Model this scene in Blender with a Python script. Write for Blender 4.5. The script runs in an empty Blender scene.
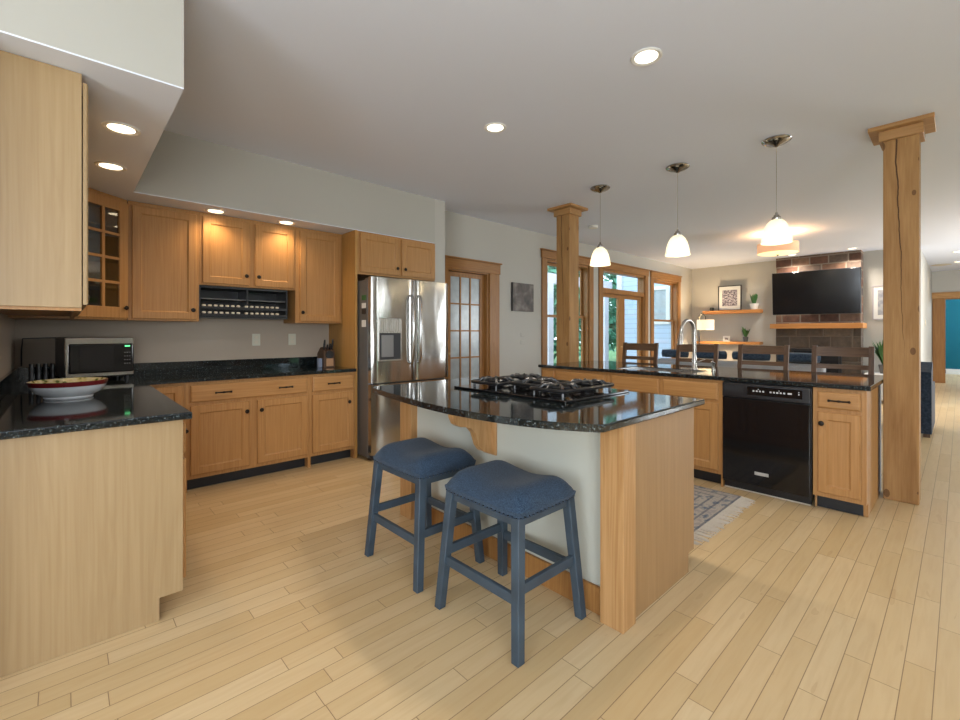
import bpy, bmesh, math, random
from mathutils import Vector, Matrix
random.seed(7)
PI = math.pi
S = bpy.context.scene
COL = S.collection

# ------------------------------------------------------------------ camera, world, daylight, exposure
cd = bpy.data.cameras.new('camera'); cam = bpy.data.objects.new('camera', cd); COL.objects.link(cam)
cam.location = (0, 0, 1.27); cam.rotation_euler = (PI/2, 0, 0.8215 - PI/2)
cd.sensor_width = 36; cd.lens = 447/960*36; cd.shift_y = -27/960; cd.clip_start = .05; cd.clip_end = 200
S.camera = cam
S.view_settings.view_transform = 'Standard'; S.view_settings.look = 'None'
S.view_settings.gamma = 1; S.view_settings.use_curve_mapping = False
S.view_settings.exposure = 0.5
W = bpy.data.worlds.new('sky'); S.world = W; W.use_nodes = True
bg = W.node_tree.nodes['Background']; bg.inputs[0].default_value = (.66, .84, 1, 1); bg.inputs[1].default_value = 3.2

def area(name, loc, rot, sx, sy, power, col):
    l = bpy.data.lights.new(name, 'AREA'); l.shape = 'RECTANGLE'; l.size = sx; l.size_y = sy
    l.energy = power; l.color = col
    o = bpy.data.objects.new(name, l); COL.objects.link(o); o.location = loc; o.rotation_euler = rot
    return o
DAY = (.93, .97, 1.0)
area('daylight_rear_near', (-1.45, -3.1, 1.45), (math.radians(128), 0, 0), 2.6, 1.9, 150, DAY)        # window behind the camera
area('daylight_nook', (-3.1, -.2, 1.45), (math.radians(108), 0, -PI/2), 2.4, 1.9, 62, DAY)          # window of the nook on the left
area('living_room_fill', (10.9, -3.1, 1.45), (math.radians(74), 0, 0), 2.4, 1.9, 190, DAY)         # added area light at an unseen window, brightening the living room
area('patio_fill', (5.0, -4.3, 3.0), (math.radians(62), 0, 0), 3.0, 2.0, 200, DAY)  # added area light above the patio doors, brightening the kitchen

# ------------------------------------------------------------------ node helpers and materials
def newmat(name):
    m = bpy.data.materials.new(name); m.use_nodes = True
    nt = m.node_tree; b = nt.nodes['Principled BSDF']
    return m, nt, b
def nd(nt, t, ins=None, **kw):
    n = nt.nodes.new(t)
    for k, v in kw.items(): setattr(n, k, v)
    for k, v in (ins or {}).items():
        if hasattr(v, 'is_output') or isinstance(v, bpy.types.NodeSocket): nt.links.new(v, n.inputs[k])
        else: n.inputs[k].default_value = v
    return n
def mth(nt, op, a, b=0.0, c=0.0):
    n = nt.nodes.new('ShaderNodeMath'); n.operation = op
    for i, v in enumerate((a, b, c)):
        if isinstance(v, bpy.types.NodeSocket): nt.links.new(v, n.inputs[i])
        else: n.inputs[i].default_value = v
    return n.outputs[0]
def ramp(nt, fac, stops, interp='LINEAR'):
    n = nt.nodes.new('ShaderNodeValToRGB'); nt.links.new(fac, n.inputs[0])
    e = n.color_ramp.elements; n.color_ramp.interpolation = interp
    while len(e) < len(stops): e.new(.5)
    for x, (p, c) in zip(e, stops): x.position = p; x.color = (*c, 1)
    return n.outputs[0]
def mixc(nt, fac, a, b, bt='MIX'):
    n = nt.nodes.new('ShaderNodeMix'); n.data_type = 'RGBA'; n.blend_type = bt
    for k, v in ((0, fac), (6, a), (7, b)):
        if isinstance(v, bpy.types.NodeSocket): nt.links.new(v, n.inputs[k])
        elif k == 0: n.inputs[0].default_value = v
        else: n.inputs[k].default_value = (*v, 1)
    return n.outputs[2]
def coords(nt, scale=(1, 1, 1), loc=(0, 0, 0)):
    tc = nt.nodes.new('ShaderNodeTexCoord')
    mp = nd(nt, 'ShaderNodeMapping', {'Vector': tc.outputs['Object'], 'Scale': scale, 'Location': loc})
    return mp.outputs[0]
def bump(nt, b, h, strength=.1, dist=.01):
    n = nd(nt, 'ShaderNodeBump', {'Height': h, 'Strength': strength, 'Distance': dist})
    nt.links.new(n.outputs[0], b.inputs['Normal'])
def plain(name, col, rough=.5, metal=0., emit=None, es=0., spec=.5, noise=0.):
    m, nt, b = newmat(name)
    b.inputs['Base Color'].default_value = (*col, 1); b.inputs['Roughness'].default_value = rough
    b.inputs['Metallic'].default_value = metal; b.inputs['Specular IOR Level'].default_value = spec
    if emit: b.inputs['Emission Color'].default_value = (*emit, 1); b.inputs['Emission Strength'].default_value = es
    if noise:
        n = nd(nt, 'ShaderNodeTexNoise', {'Vector': coords(nt), 'Scale': 9., 'Detail': 3.})
        c = ramp(nt, n.outputs[0], [(.3, tuple(x*(1-noise) for x in col)), (.7, tuple(min(1, x*(1+noise)) for x in col))])
        nt.links.new(c, b.inputs['Base Color'])
    return m
def wood(name, dark, light, axis='z', rough=.42, fine=1., fig=.55, spec=.35):
    m, nt, b = newmat(name)
    st = {'x': (.35, 5, 5), 'y': (5, .35, 5), 'z': (5, 5, .35)}[axis]
    v = coords(nt, st)
    n1 = nd(nt, 'ShaderNodeTexNoise', {'Vector': v, 'Scale': 1.6*fine, 'Detail': 4., 'Distortion': 1.2})
    v2 = coords(nt, tuple(x*9 if x > 1 else x*3 for x in st))
    n2 = nd(nt, 'ShaderNodeTexNoise', {'Vector': v2, 'Scale': 2.*fine, 'Detail': 3.})
    rings = mth(nt, 'FRACT', mth(nt, 'MULTIPLY', n1.outputs[0], 9.))
    rings = mth(nt, 'ABSOLUTE', mth(nt, 'SUBTRACT', rings, .5))
    f = mth(nt, 'ADD', mth(nt, 'MULTIPLY', rings, fig), mth(nt, 'MULTIPLY', n2.outputs[0], 1.1-fig*.5))
    c = ramp(nt, f, [(.25, dark), (.95, light)])
    nt.links.new(c, b.inputs['Base Color']); b.inputs['Roughness'].default_value = rough
    b.inputs['Specular IOR Level'].default_value = spec
    bump(nt, b, n2.outputs[0], .04, .002)
    return m
def granite():
    m, nt, b = newmat('granite')
    v = coords(nt)
    a = nd(nt, 'ShaderNodeTexVoronoi', {'Vector': v, 'Scale': 230.})
    n = nd(nt, 'ShaderNodeTexNoise', {'Vector': v, 'Scale': 90., 'Detail': 4.})
    f = mth(nt, 'MULTIPLY', mth(nt, 'SUBTRACT', n.outputs[0], .35), a.outputs['Color'])
    c = ramp(nt, f, [(.02, (.004, .006, .007)), (.15, (.014, .020, .022)), (.26, (.17, .20, .20))])
    nt.links.new(c, b.inputs['Base Color']); b.inputs['Roughness'].default_value = .06
    b.inputs['Specular IOR Level'].default_value = .55
    return m
def paint(name, col, rough=.75):
    m, nt, b = newmat(name)
    n = nd(nt, 'ShaderNodeTexNoise', {'Vector': coords(nt), 'Scale': 160., 'Detail': 2.})
    b.inputs['Base Color'].default_value = (*col, 1); b.inputs['Roughness'].default_value = rough
    b.inputs['Specular IOR Level'].default_value = .25
    bump(nt, b, n.outputs[0], .05, .002)
    return m
def planks():
    m, nt, b = newmat('maple_floor')
    tc = nt.nodes.new('ShaderNodeTexCoord')
    sp = nd(nt, 'ShaderNodeSeparateXYZ', {0: tc.outputs['Object']}); x, y = sp.outputs[0], sp.outputs[1]
    ry = mth(nt, 'DIVIDE', mth(nt, 'ADD', y, .0185), .083); row = mth(nt, 'FLOOR', ry); fy = mth(nt, 'FRACT', ry)
    w1 = nd(nt, 'ShaderNodeTexWhiteNoise', {'W': row}, noise_dimensions='1D')
    w1b = nd(nt, 'ShaderNodeTexWhiteNoise', {'W': mth(nt, 'ADD', row, 37.3)}, noise_dimensions='1D')
    L = mth(nt, 'ADD', .62, mth(nt, 'MULTIPLY', w1b.outputs[0], .5))
    rx = mth(nt, 'DIVIDE', mth(nt, 'ADD', x, mth(nt, 'MULTIPLY', w1.outputs[0], 5.)), L)
    cx = mth(nt, 'FLOOR', rx); fx = mth(nt, 'FRACT', rx)
    idv = nd(nt, 'ShaderNodeCombineXYZ', {0: cx, 1: row, 2: 0.})
    wn = nd(nt, 'ShaderNodeTexWhiteNoise', {'Vector': idv.outputs[0]}, noise_dimensions='3D')
    base = ramp(nt, wn.outputs[0], [(0, (.53, .375, .19)), (.3, (.57, .415, .225)), (.75, (.60, .445, .25)), (1, (.62, .47, .275))])
    gv = nd(nt, 'ShaderNodeCombineXYZ', {0: mth(nt, 'MULTIPLY', x, 2.2), 1: mth(nt, 'MULTIPLY', y, 26.), 2: mth(nt, 'MULTIPLY', wn.outputs[0], 40.)})
    g = nd(nt, 'ShaderNodeTexNoise', {'Vector': gv.outputs[0], 'Scale': 1.6, 'Detail': 5., 'Distortion': .6})
    c = mixc(nt, mth(nt, 'MULTIPLY', mth(nt, 'SUBTRACT', g.outputs[0], .42), .8), base, (.42, .25, .11))
    k = nd(nt, 'ShaderNodeTexNoise', {'Vector': nd(nt, 'ShaderNodeCombineXYZ', {0: mth(nt, 'MULTIPLY', x, 1.2), 1: mth(nt, 'MULTIPLY', y, 6.), 2: 0.}).outputs[0], 'Scale': 2.4, 'Detail': 2.})
    c = mixc(nt, mth(nt, 'MULTIPLY', mth(nt, 'GREATER_THAN', k.outputs[0], .70), .22), c, (.36, .2, .09))
    ey = mth(nt, 'MINIMUM', fy, mth(nt, 'SUBTRACT', 1., fy)); ey = mth(nt, 'MULTIPLY', ey, .083)
    ex = mth(nt, 'MINIMUM', fx, mth(nt, 'SUBTRACT', 1., fx)); ex = mth(nt, 'MULTIPLY', ex, L)
    gap = mth(nt, 'MINIMUM', ey, ex)
    gm = mth(nt, 'LESS_THAN', gap, .0014)
    c = mixc(nt, mth(nt, 'MULTIPLY', gm, .80), c, (.16, .09, .04))
    nt.links.new(c, b.inputs['Base Color'])
    b.inputs['Roughness'].default_value = .34; b.inputs['Specular IOR Level'].default_value = .4
    bump(nt, b, mth(nt, 'MINIMUM', gap, .004), .3, .1)
    return m
def masonry(name, bw, bh, stops, mortar, mw=.012, off=.5, rough=.85):
    # blocks laid in the Y-Z plane
    m, nt, b = newmat(name)
    tc = nt.nodes.new('ShaderNodeTexCoord')
    sp = nd(nt, 'ShaderNodeSeparateXYZ', {0: tc.outputs['Object']}); z = sp.outputs[2]
    y = mth(nt, 'ADD', sp.outputs[1], mth(nt, 'MULTIPLY', sp.outputs[0], 1.))
    rz = mth(nt, 'DIVIDE', z, bh); row = mth(nt, 'FLOOR', rz); fz = mth(nt, 'FRACT', rz)
    w1 = nd(nt, 'ShaderNodeTexWhiteNoise', {'W': row}, noise_dimensions='1D')
    L = mth(nt, 'ADD', bw*.8, mth(nt, 'MULTIPLY', w1.outputs[0], bw*.5))
    ry = mth(nt, 'ADD', mth(nt, 'DIVIDE', y, L), mth(nt, 'MULTIPLY', row, off)); cy = mth(nt, 'FLOOR', ry); fy = mth(nt, 'FRACT', ry)
    idv = nd(nt, 'ShaderNodeCombineXYZ', {0: cy, 1: row, 2: 3.})
    wn = nd(nt, 'ShaderNodeTexWhiteNoise', {'Vector': idv.outputs[0]}, noise_dimensions='3D')
    base = ramp(nt, wn.outputs[0], stops)
    n = nd(nt, 'ShaderNodeTexNoise', {'Vector': tc.outputs['Object'], 'Scale': 14., 'Detail': 6.})
    c = mixc(nt, .5, base, ramp(nt, n.outputs[0], [(.3, (.35, .35, .35)), (.7, (1.2, 1.15, 1.1))]), 'MULTIPLY')
    e1 = mth(nt, 'MULTIPLY', mth(nt, 'MINIMUM', fz, mth(nt, 'SUBTRACT', 1., fz)), bh)
    e2 = mth(nt, 'MULTIPLY', mth(nt, 'MINIMUM', fy, mth(nt, 'SUBTRACT', 1., fy)), L)
    gap = mth(nt, 'ADD', mth(nt, 'MINIMUM', e1, e2), mth(nt, 'MULTIPLY', mth(nt, 'SUBTRACT', n.outputs[0], .5), .01))
    c = mixc(nt, mth(nt, 'LESS_THAN', gap, mw), c, mortar)
    nt.links.new(c, b.inputs['Base Color']); b.inputs['Roughness'].default_value = rough
    bump(nt, b, mth(nt, 'MINIMUM', gap, .03), .6, .5)
    return m
def steel(name, col=(.60, .58, .55), rough=.2, wob=.0, axis='z'):
    m, nt, b = newmat(name)
    b.inputs['Base Color'].default_value = (*col, 1); b.inputs['Metallic'].default_value = 1
    st = {'z': (160, 160, 1.2), 'x': (1.2, 160, 160), 'y': (160, 1.2, 160)}[axis]
    n = nd(nt, 'ShaderNodeTexNoise', {'Vector': coords(nt, st), 'Scale': 2., 'Detail': 3.})
    r = ramp(nt, n.outputs[0], [(.3, (rough*.75,)*3), (.7, (rough*1.3,)*3)])
    nt.links.new(r, b.inputs['Roughness'])
    if wob:
        w = nd(nt, 'ShaderNodeTexNoise', {'Vector': coords(nt, (3.2, 3.2, 1.1)), 'Scale': 1.5, 'Detail': 1.})
        bump(nt, b, w.outputs[0], wob, .2)
    return m
def fabric(name, c1, c2, sc=260., rough=.95):
    m, nt, b = newmat(name)
    n = nd(nt, 'ShaderNodeTexNoise', {'Vector': coords(nt), 'Scale': sc, 'Detail': 3.})
    nt.links.new(ramp(nt, n.outputs[0], [(.35, c1), (.65, c2)]), b.inputs['Base Color'])
    b.inputs['Roughness'].default_value = rough; b.inputs['Specular IOR Level'].default_value = .15
    b.inputs['Sheen Weight'].default_value = .12
    bump(nt, b, n.outputs[0], .35, .002)
    return m
def glass(name, tint=(1, 1, 1), gloss=.08, rough=0.0):
    m = bpy.data.materials.new(name); m.use_nodes = True; nt = m.node_tree; nt.nodes.clear()
    o = nd(nt, 'ShaderNodeOutputMaterial')
    t = nd(nt, 'ShaderNodeBsdfTransparent', {'Color': (*tint, 1)})
    g = nd(nt, 'ShaderNodeBsdfGlossy', {'Color': (1, 1, 1, 1), 'Roughness': rough})
    mx = nd(nt, 'ShaderNodeMixShader', {0: gloss, 1: t.outputs[0], 2: g.outputs[0]})
    nt.links.new(mx.outputs[0], o.inputs[0])
    return m
def timber(name):
    m, nt, b = newmat(name)
    tc = nt.nodes.new('ShaderNodeTexCoord'); sp = nd(nt, 'ShaderNodeSeparateXYZ', {0: tc.outputs['Object']})
    y, z = sp.outputs[1], sp.outputs[2]
    n1 = nd(nt, 'ShaderNodeTexNoise', {'Vector': coords(nt, (6, 6, .7)), 'Scale': 2., 'Detail': 5., 'Distortion': .8})
    n2 = nd(nt, 'ShaderNodeTexNoise', {'Vector': coords(nt, (40, 40, 2.)), 'Scale': 2., 'Detail': 4.})
    f = mth(nt, 'ADD', mth(nt, 'MULTIPLY', n1.outputs[0], .7), mth(nt, 'MULTIPLY', n2.outputs[0], .4))
    c = ramp(nt, f, [(.3, (.24, .115, .036)), (.75, (.44, .25, .098))])
    vo = nd(nt, 'ShaderNodeTexVoronoi', {'Vector': coords(nt, (8, 8, 4.6)), 'Scale': 1.})
    kn = mth(nt, 'LESS_THAN', vo.outputs['Distance'], .16)
    c = mixc(nt, mth(nt, 'MULTIPLY', kn, .7), c, (.09, .035, .012))
    # a long drying check that wanders down the face
    wz = nd(nt, 'ShaderNodeTexNoise', {'W': mth(nt, 'MULTIPLY', z, 3.), 'Scale': 1., 'Detail': 3.}, noise_dimensions='1D')
    yc = mth(nt, 'ADD', mth(nt, 'MULTIPLY', mth(nt, 'SUBTRACT', wz.outputs[0], .5), .03), mth(nt, 'MULTIPLY', mth(nt, 'SUBTRACT', 2.75, z), -.026))
    yc = mth(nt, 'ADD', yc, .026)
    wid = mth(nt, 'MULTIPLY', mth(nt, 'SUBTRACT', z, .95), .003)
    cr = mth(nt, 'LESS_THAN', mth(nt, 'ABSOLUTE', mth(nt, 'SUBTRACT', y, yc)), wid)
    c = mixc(nt, mth(nt, 'MULTIPLY', cr, .9), c, (.05, .02, .008))
    nt.links.new(c, b.inputs['Base Color']); b.inputs['Roughness'].default_value = .6
    b.inputs['Specular IOR Level'].default_value = .25
    bump(nt, b, n2.outputs[0], .15, .004)
    return m
def leafmat(name, c1, c2):
    m, nt, b = newmat(name)
    n = nd(nt, 'ShaderNodeTexNoise', {'Vector': coords(nt), 'Scale': 3.})
    nt.links.new(ramp(nt, n.outputs[0], [(.35, c1), (.65, c2)]), b.inputs['Base Color'])
    b.inputs['Roughness'].default_value = .6
    b.inputs['Transmission Weight'].default_value = 0
    return m
def rugmat():
    m, nt, b = newmat('rug')
    tc = nt.nodes.new('ShaderNodeTexCoord'); sp = nd(nt, 'ShaderNodeSeparateXYZ', {0: tc.outputs['Object']})
    x, y = sp.outputs[0], sp.outputs[1]
    ax = mth(nt, 'SUBTRACT', .53, mth(nt, 'ABSOLUTE', x)); ay = mth(nt, 'SUBTRACT', .75, mth(nt, 'ABSOLUTE', y))
    e = mth(nt, 'MINIMUM', ax, ay)
    n = nd(nt, 'ShaderNodeTexNoise', {'Vector': coords(nt, (18, 26, 1)), 'Scale': 1.5, 'Detail': 6.})
    v = nd(nt, 'ShaderNodeTexVoronoi', {'Vector': coords(nt, (9, 12, 1)), 'Scale': 1.4})
    f = mth(nt, 'ADD', mth(nt, 'MULTIPLY', n.outputs[0], .7), mth(nt, 'MULTIPLY', v.outputs['Distance'], .5))
    c = ramp(nt, f, [(.36, (.10, .125, .17)), (.5, (.22, .225, .24)), (.62, (.40, .36, .31)), (.8, (.30, .27, .26))])
    st = mth(nt, 'FRACT', mth(nt, 'MULTIPLY', e, 14.))
    line = mth(nt, 'MULTIPLY', mth(nt, 'LESS_THAN', st, .22), mth(nt, 'LESS_THAN', e, .24))
    c = mixc(nt, mth(nt, 'MULTIPLY', line, .6), c, (.07, .085, .12))
    nt.links.new(c, b.inputs['Base Color']); b.inputs['Roughness'].default_value = 1
    b.inputs['Specular IOR Level'].default_value = .05
    bump(nt, b, n.outputs[0], .5, .004)
    return m
def artmat(name, stops, sc):
    m, nt, b = newmat(name)
    n = nd(nt, 'ShaderNodeTexNoise', {'Vector': coords(nt), 'Scale': sc, 'Detail': 6., 'Distortion': 1.5})
    v = nd(nt, 'ShaderNodeTexVoronoi', {'Vector': coords(nt), 'Scale': sc*1.3}, distance='CHEBYCHEV')
    f = mth(nt, 'ADD', mth(nt, 'MULTIPLY', n.outputs[0], .6), mth(nt, 'MULTIPLY', v.outputs['Distance'], .5))
    nt.links.new(ramp(nt, f, stops), b.inputs['Base Color']); b.inputs['Roughness'].default_value = .5
    return m
def siding(name, col):
    m, nt, b = newmat(name)
    tc = nt.nodes.new('ShaderNodeTexCoord'); sp = nd(nt, 'ShaderNodeSeparateXYZ', {0: tc.outputs['Object']})
    f = mth(nt, 'FRACT', mth(nt, 'DIVIDE', sp.outputs[2], .13))
    c = mixc(nt, mth(nt, 'LESS_THAN', f, .08), col, tuple(x*.6 for x in col))
    nt.links.new(c, b.inputs['Base Color']); b.inputs['Roughness'].default_value = .7
    return m

M = dict(
    floor=planks(), wall=paint('wall_paint', (.475, .46, .42)), wallwarm=paint('wall_paint_warm_lit', (.40, .335, .27)), ceil=paint('ceiling_paint', (.73, .775, .89)),  # kitchen walls: same wall paint, with warm reflected light put into the colour
    soff=paint('soffit_paint', (.43, .415, .375)),
    cab=wood('maple_cabinet', (.345, .165, .052), (.495, .265, .098), 'z', fig=.18),
    cabh=wood('maple_cabinet_rail', (.345, .165, .052), (.495, .265, .098), 'x', fig=.18),
    cabhy=wood('maple_cabinet_rail_y', (.345, .165, .052), (.495, .265, .098), 'y', fig=.18),
    pale=wood('pale_maple_panel', (.305, .20, .096), (.385, .268, .140), 'z', fig=.42, fine=.8),
    endp=wood('island_end_panel', (.285, .16, .066), (.365, .215, .095), 'z', fig=.2),
    amber=wood('amber_panel', (.38, .195, .05), (.52, .285, .09), 'z', fig=.25),
    oak=wood('oak_trim', (.255, .11, .03), (.40, .20, .064), 'z', fig=.4), oakx=wood('oak_trim_x', (.255, .11, .03), (.40, .20, .064), 'x', fig=.4),
    oaky=wood('oak_trim_y', (.38, .19, .06), (.55, .31, .12), 'y', fig=.5),
    shelf=wood('shelf_wood', (.46, .19, .05), (.62, .29, .09), 'y', fig=.4),
    islandpost=wood('island_post_wood', (.34, .17, .058), (.52, .305, .135), 'z', fig=.5),
    walnut=wood('walnut', (.075, .040, .022), (.165, .090, .050), 'z', rough=.4, fig=.4),
    walnuty=wood('walnut_rail', (.085, .046, .026), (.20, .115, .066), 'y', rough=.33, fig=.4),
    granite=granite(), steel=steel('stainless', (.43, .415, .39), rough=.17, wob=.05), steelb=steel('brushed_nickel', (.44, .42, .39), .27),
    chrome=plain('polished_metal', (.42, .41, .40), .16, 1.), fridgeside=plain('fridge_side', (.17, .17, .17), .4, .4),
    black=plain('black_gloss', (.006, .006, .007), .08, spec=.5), blackp=plain('black_plastic', (.012, .012, .014), .35), iron=plain('cast_iron', (.008, .008, .009), .33, spec=.55),
    kick=plain('black_kick', (.012, .013, .016), .5), bronze=plain('dark_bronze', (.018, .013, .010), .38, .6),
    white=plain('white_plastic', (.75, .74, .70), .4), ivory=plain('ivory', (.62, .56, .45), .4), plate=plain('outlet_plate', (.58, .56, .46), .4),
    cream=paint('island_paint', (.48, .475, .41)), gray=paint('pony_paint', (.38, .37, .38)),
    stoolwood=plain('slate_blue_wood', (.036, .056, .078), .5, noise=.2), stoolfab=fabric('blue_linen', (.012, .023, .042), (.046, .076, .120)),
    nail=plain('nailhead', (.03, .03, .032), .3, .8), glass=glass('window_glass', gloss=.06), cabglass=glass('cabinet_glass', (.75, .76, .72), .10),
    frost=plain('frosted_glass', (.36, .41, .43), .25, noise=.12),
    timber=timber('rough_timber'), timber2=timber('smooth_timber'), cap=wood('cap_wood', (.33, .17, .06), (.47, .27, .11), 'y', fig=.4),
    brick=masonry('red_brick', .30, .165, [(0, (.085, .042, .028)), (.4, (.16, .075, .048)), (.7, (.22, .13, .085)), (1, (.10, .085, .075))], (.25, .20, .155), .011),
    stone=masonry('brown_stone', .42, .24, [(0, (.055, .042, .032)), (.5, (.085, .064, .048)), (1, (.12, .092, .068))], (.12, .095, .075), .008),
    tvglass=plain('tv_screen', (.012, .012, .014), .12, spec=.5), rug=rugmat(), fringe=plain('rug_fringe', (.50, .45, .38), .9),
    leaf=leafmat('tree_leaf', (.03, .20, .11), (.16, .46, .30)), leafin=leafmat('house_leaf', (.03, .12, .03), (.07, .20, .06)), bark=plain('bark', (.10, .075, .055), .9),
    grass=plain('lawn', (.06, .16, .04), .95, noise=.4), siding=siding('pale_blue_siding', (.44, .55, .67)), extwhite=plain('porch_paint', (.62, .62, .66), .6), deck=plain('deck_boards', (.36, .33, .31), .8, noise=.2),
    teal=paint('teal_paint', (.006, .12, .17)), navy=fabric('navy_leather', (.012, .020, .036), (.028, .042, .066), 40., .55), throw=fabric('blue_throw', (.022, .036, .062), (.055, .080, .115), 60.),
    sofa=fabric('light_sofa', (.30, .29, .29), (.42, .41, .41), 120.), lampshade=plain('linen_shade', (.80, .70, .52), .8, emit=(1, .74, .42), es=.55),
    drum=plain('drum_shade', (.75, .50, .34), .8, emit=(1, .50, .25), es=.35), diffuser=plain('diffuser', (.9, .8, .6), .6, emit=(1, .72, .36), es=.9),
    canlens=plain('lamp_lens', (1, .95, .88), .5, emit=(1, .88, .72), es=2.), canlensw=plain('warm_lamp_lens', (1, .92, .8), .5, emit=(1, .82, .56), es=3.),
    pot=plain('white_pot', (.75, .74, .72), .4), darkpot=plain('dark_pot', (.10, .095, .09), .5), dirt=plain('soil', (.05, .035, .025), 1.),
    bowlw=plain('bowl_glaze', (.55, .56, .57), .15), bowlred=plain('bowl_red_rim', (.13, .012, .014), .2),
    art1=artmat('art_collage', [(.3, (.02, .016, .014)), (.5, (.09, .07, .058)), (.7, (.20, .17, .15))], 5.),
    art2=artmat('art_ink', [(.35, (.04, .035, .05)), (.5, (.22, .19, .23)), (.65, (.55, .52, .54))], 22.), mat=plain('picture_mount', (.70, .69, .66), .8),
    art3=artmat('art_pale', [(.3, (.22, .23, .27)), (.6, (.42, .42, .43))], 7.), blackframe=plain('black_frame', (.012, .011, .011), .4), silverframe=plain('silver_frame', (.42, .38, .40), .4),
    lidgreen=plain('display_green', (.02, .2, .06), .5, emit=(.15, 1, .35), es=1.2), label=plain('button_print', (.55, .55, .55), .6), badge=plain('badge', (.62, .62, .6), .3, .6),
    blockwood=wood('block_wood', (.07, .035, .018), (.12, .065, .035), 'z'), tan=plain('tan_label', (.42, .24, .13), .6), bluebox=plain('blue_box', (.20, .24, .34), .5),
    cabinside=plain('cabinet_inside', (.20, .12, .055), .7), hinge=plain('hinge_metal', (.13, .13, .13), .45, 1.), sinkm=steel('sink_steel', (.50, .50, .50), .3),  # cabinet_inside is a darker brown for the corner cabinet shelves
    brassy=plain('brass', (.50, .36, .16), .3, 1.),
)
def shade_mat():
    m = bpy.data.materials.new('pendant_glass'); m.use_nodes = True; nt = m.node_tree; nt.nodes.clear()
    o = nd(nt, 'ShaderNodeOutputMaterial')
    t = nd(nt, 'ShaderNodeBsdfTranslucent', {'Color': (.95, .91, .80, 1)})
    d = nd(nt, 'ShaderNodeBsdfDiffuse', {'Color': (.85, .82, .74, 1)})
    g = nd(nt, 'ShaderNodeBsdfGlossy', {'Color': (1, 1, 1, 1), 'Roughness': .15})
    e = nd(nt, 'ShaderNodeEmission', {'Color': (1, .88, .68, 1), 'Strength': .13})
    a = nd(nt, 'ShaderNodeMixShader', {0: .4, 1: t.outputs[0], 2: d.outputs[0]})
    b = nd(nt, 'ShaderNodeMixShader', {0: .06, 1: a.outputs[0], 2: g.outputs[0]})
    s = nd(nt, 'ShaderNodeAddShader', {0: b.outputs[0], 1: e.outputs[0]})
    nt.links.new(s.outputs[0], o.inputs[0]); return m
M['shade'] = shade_mat()
M['bulb'] = plain('bulb', (1, .95, .85), .5, emit=(1, .92, .76), es=4.)

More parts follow.
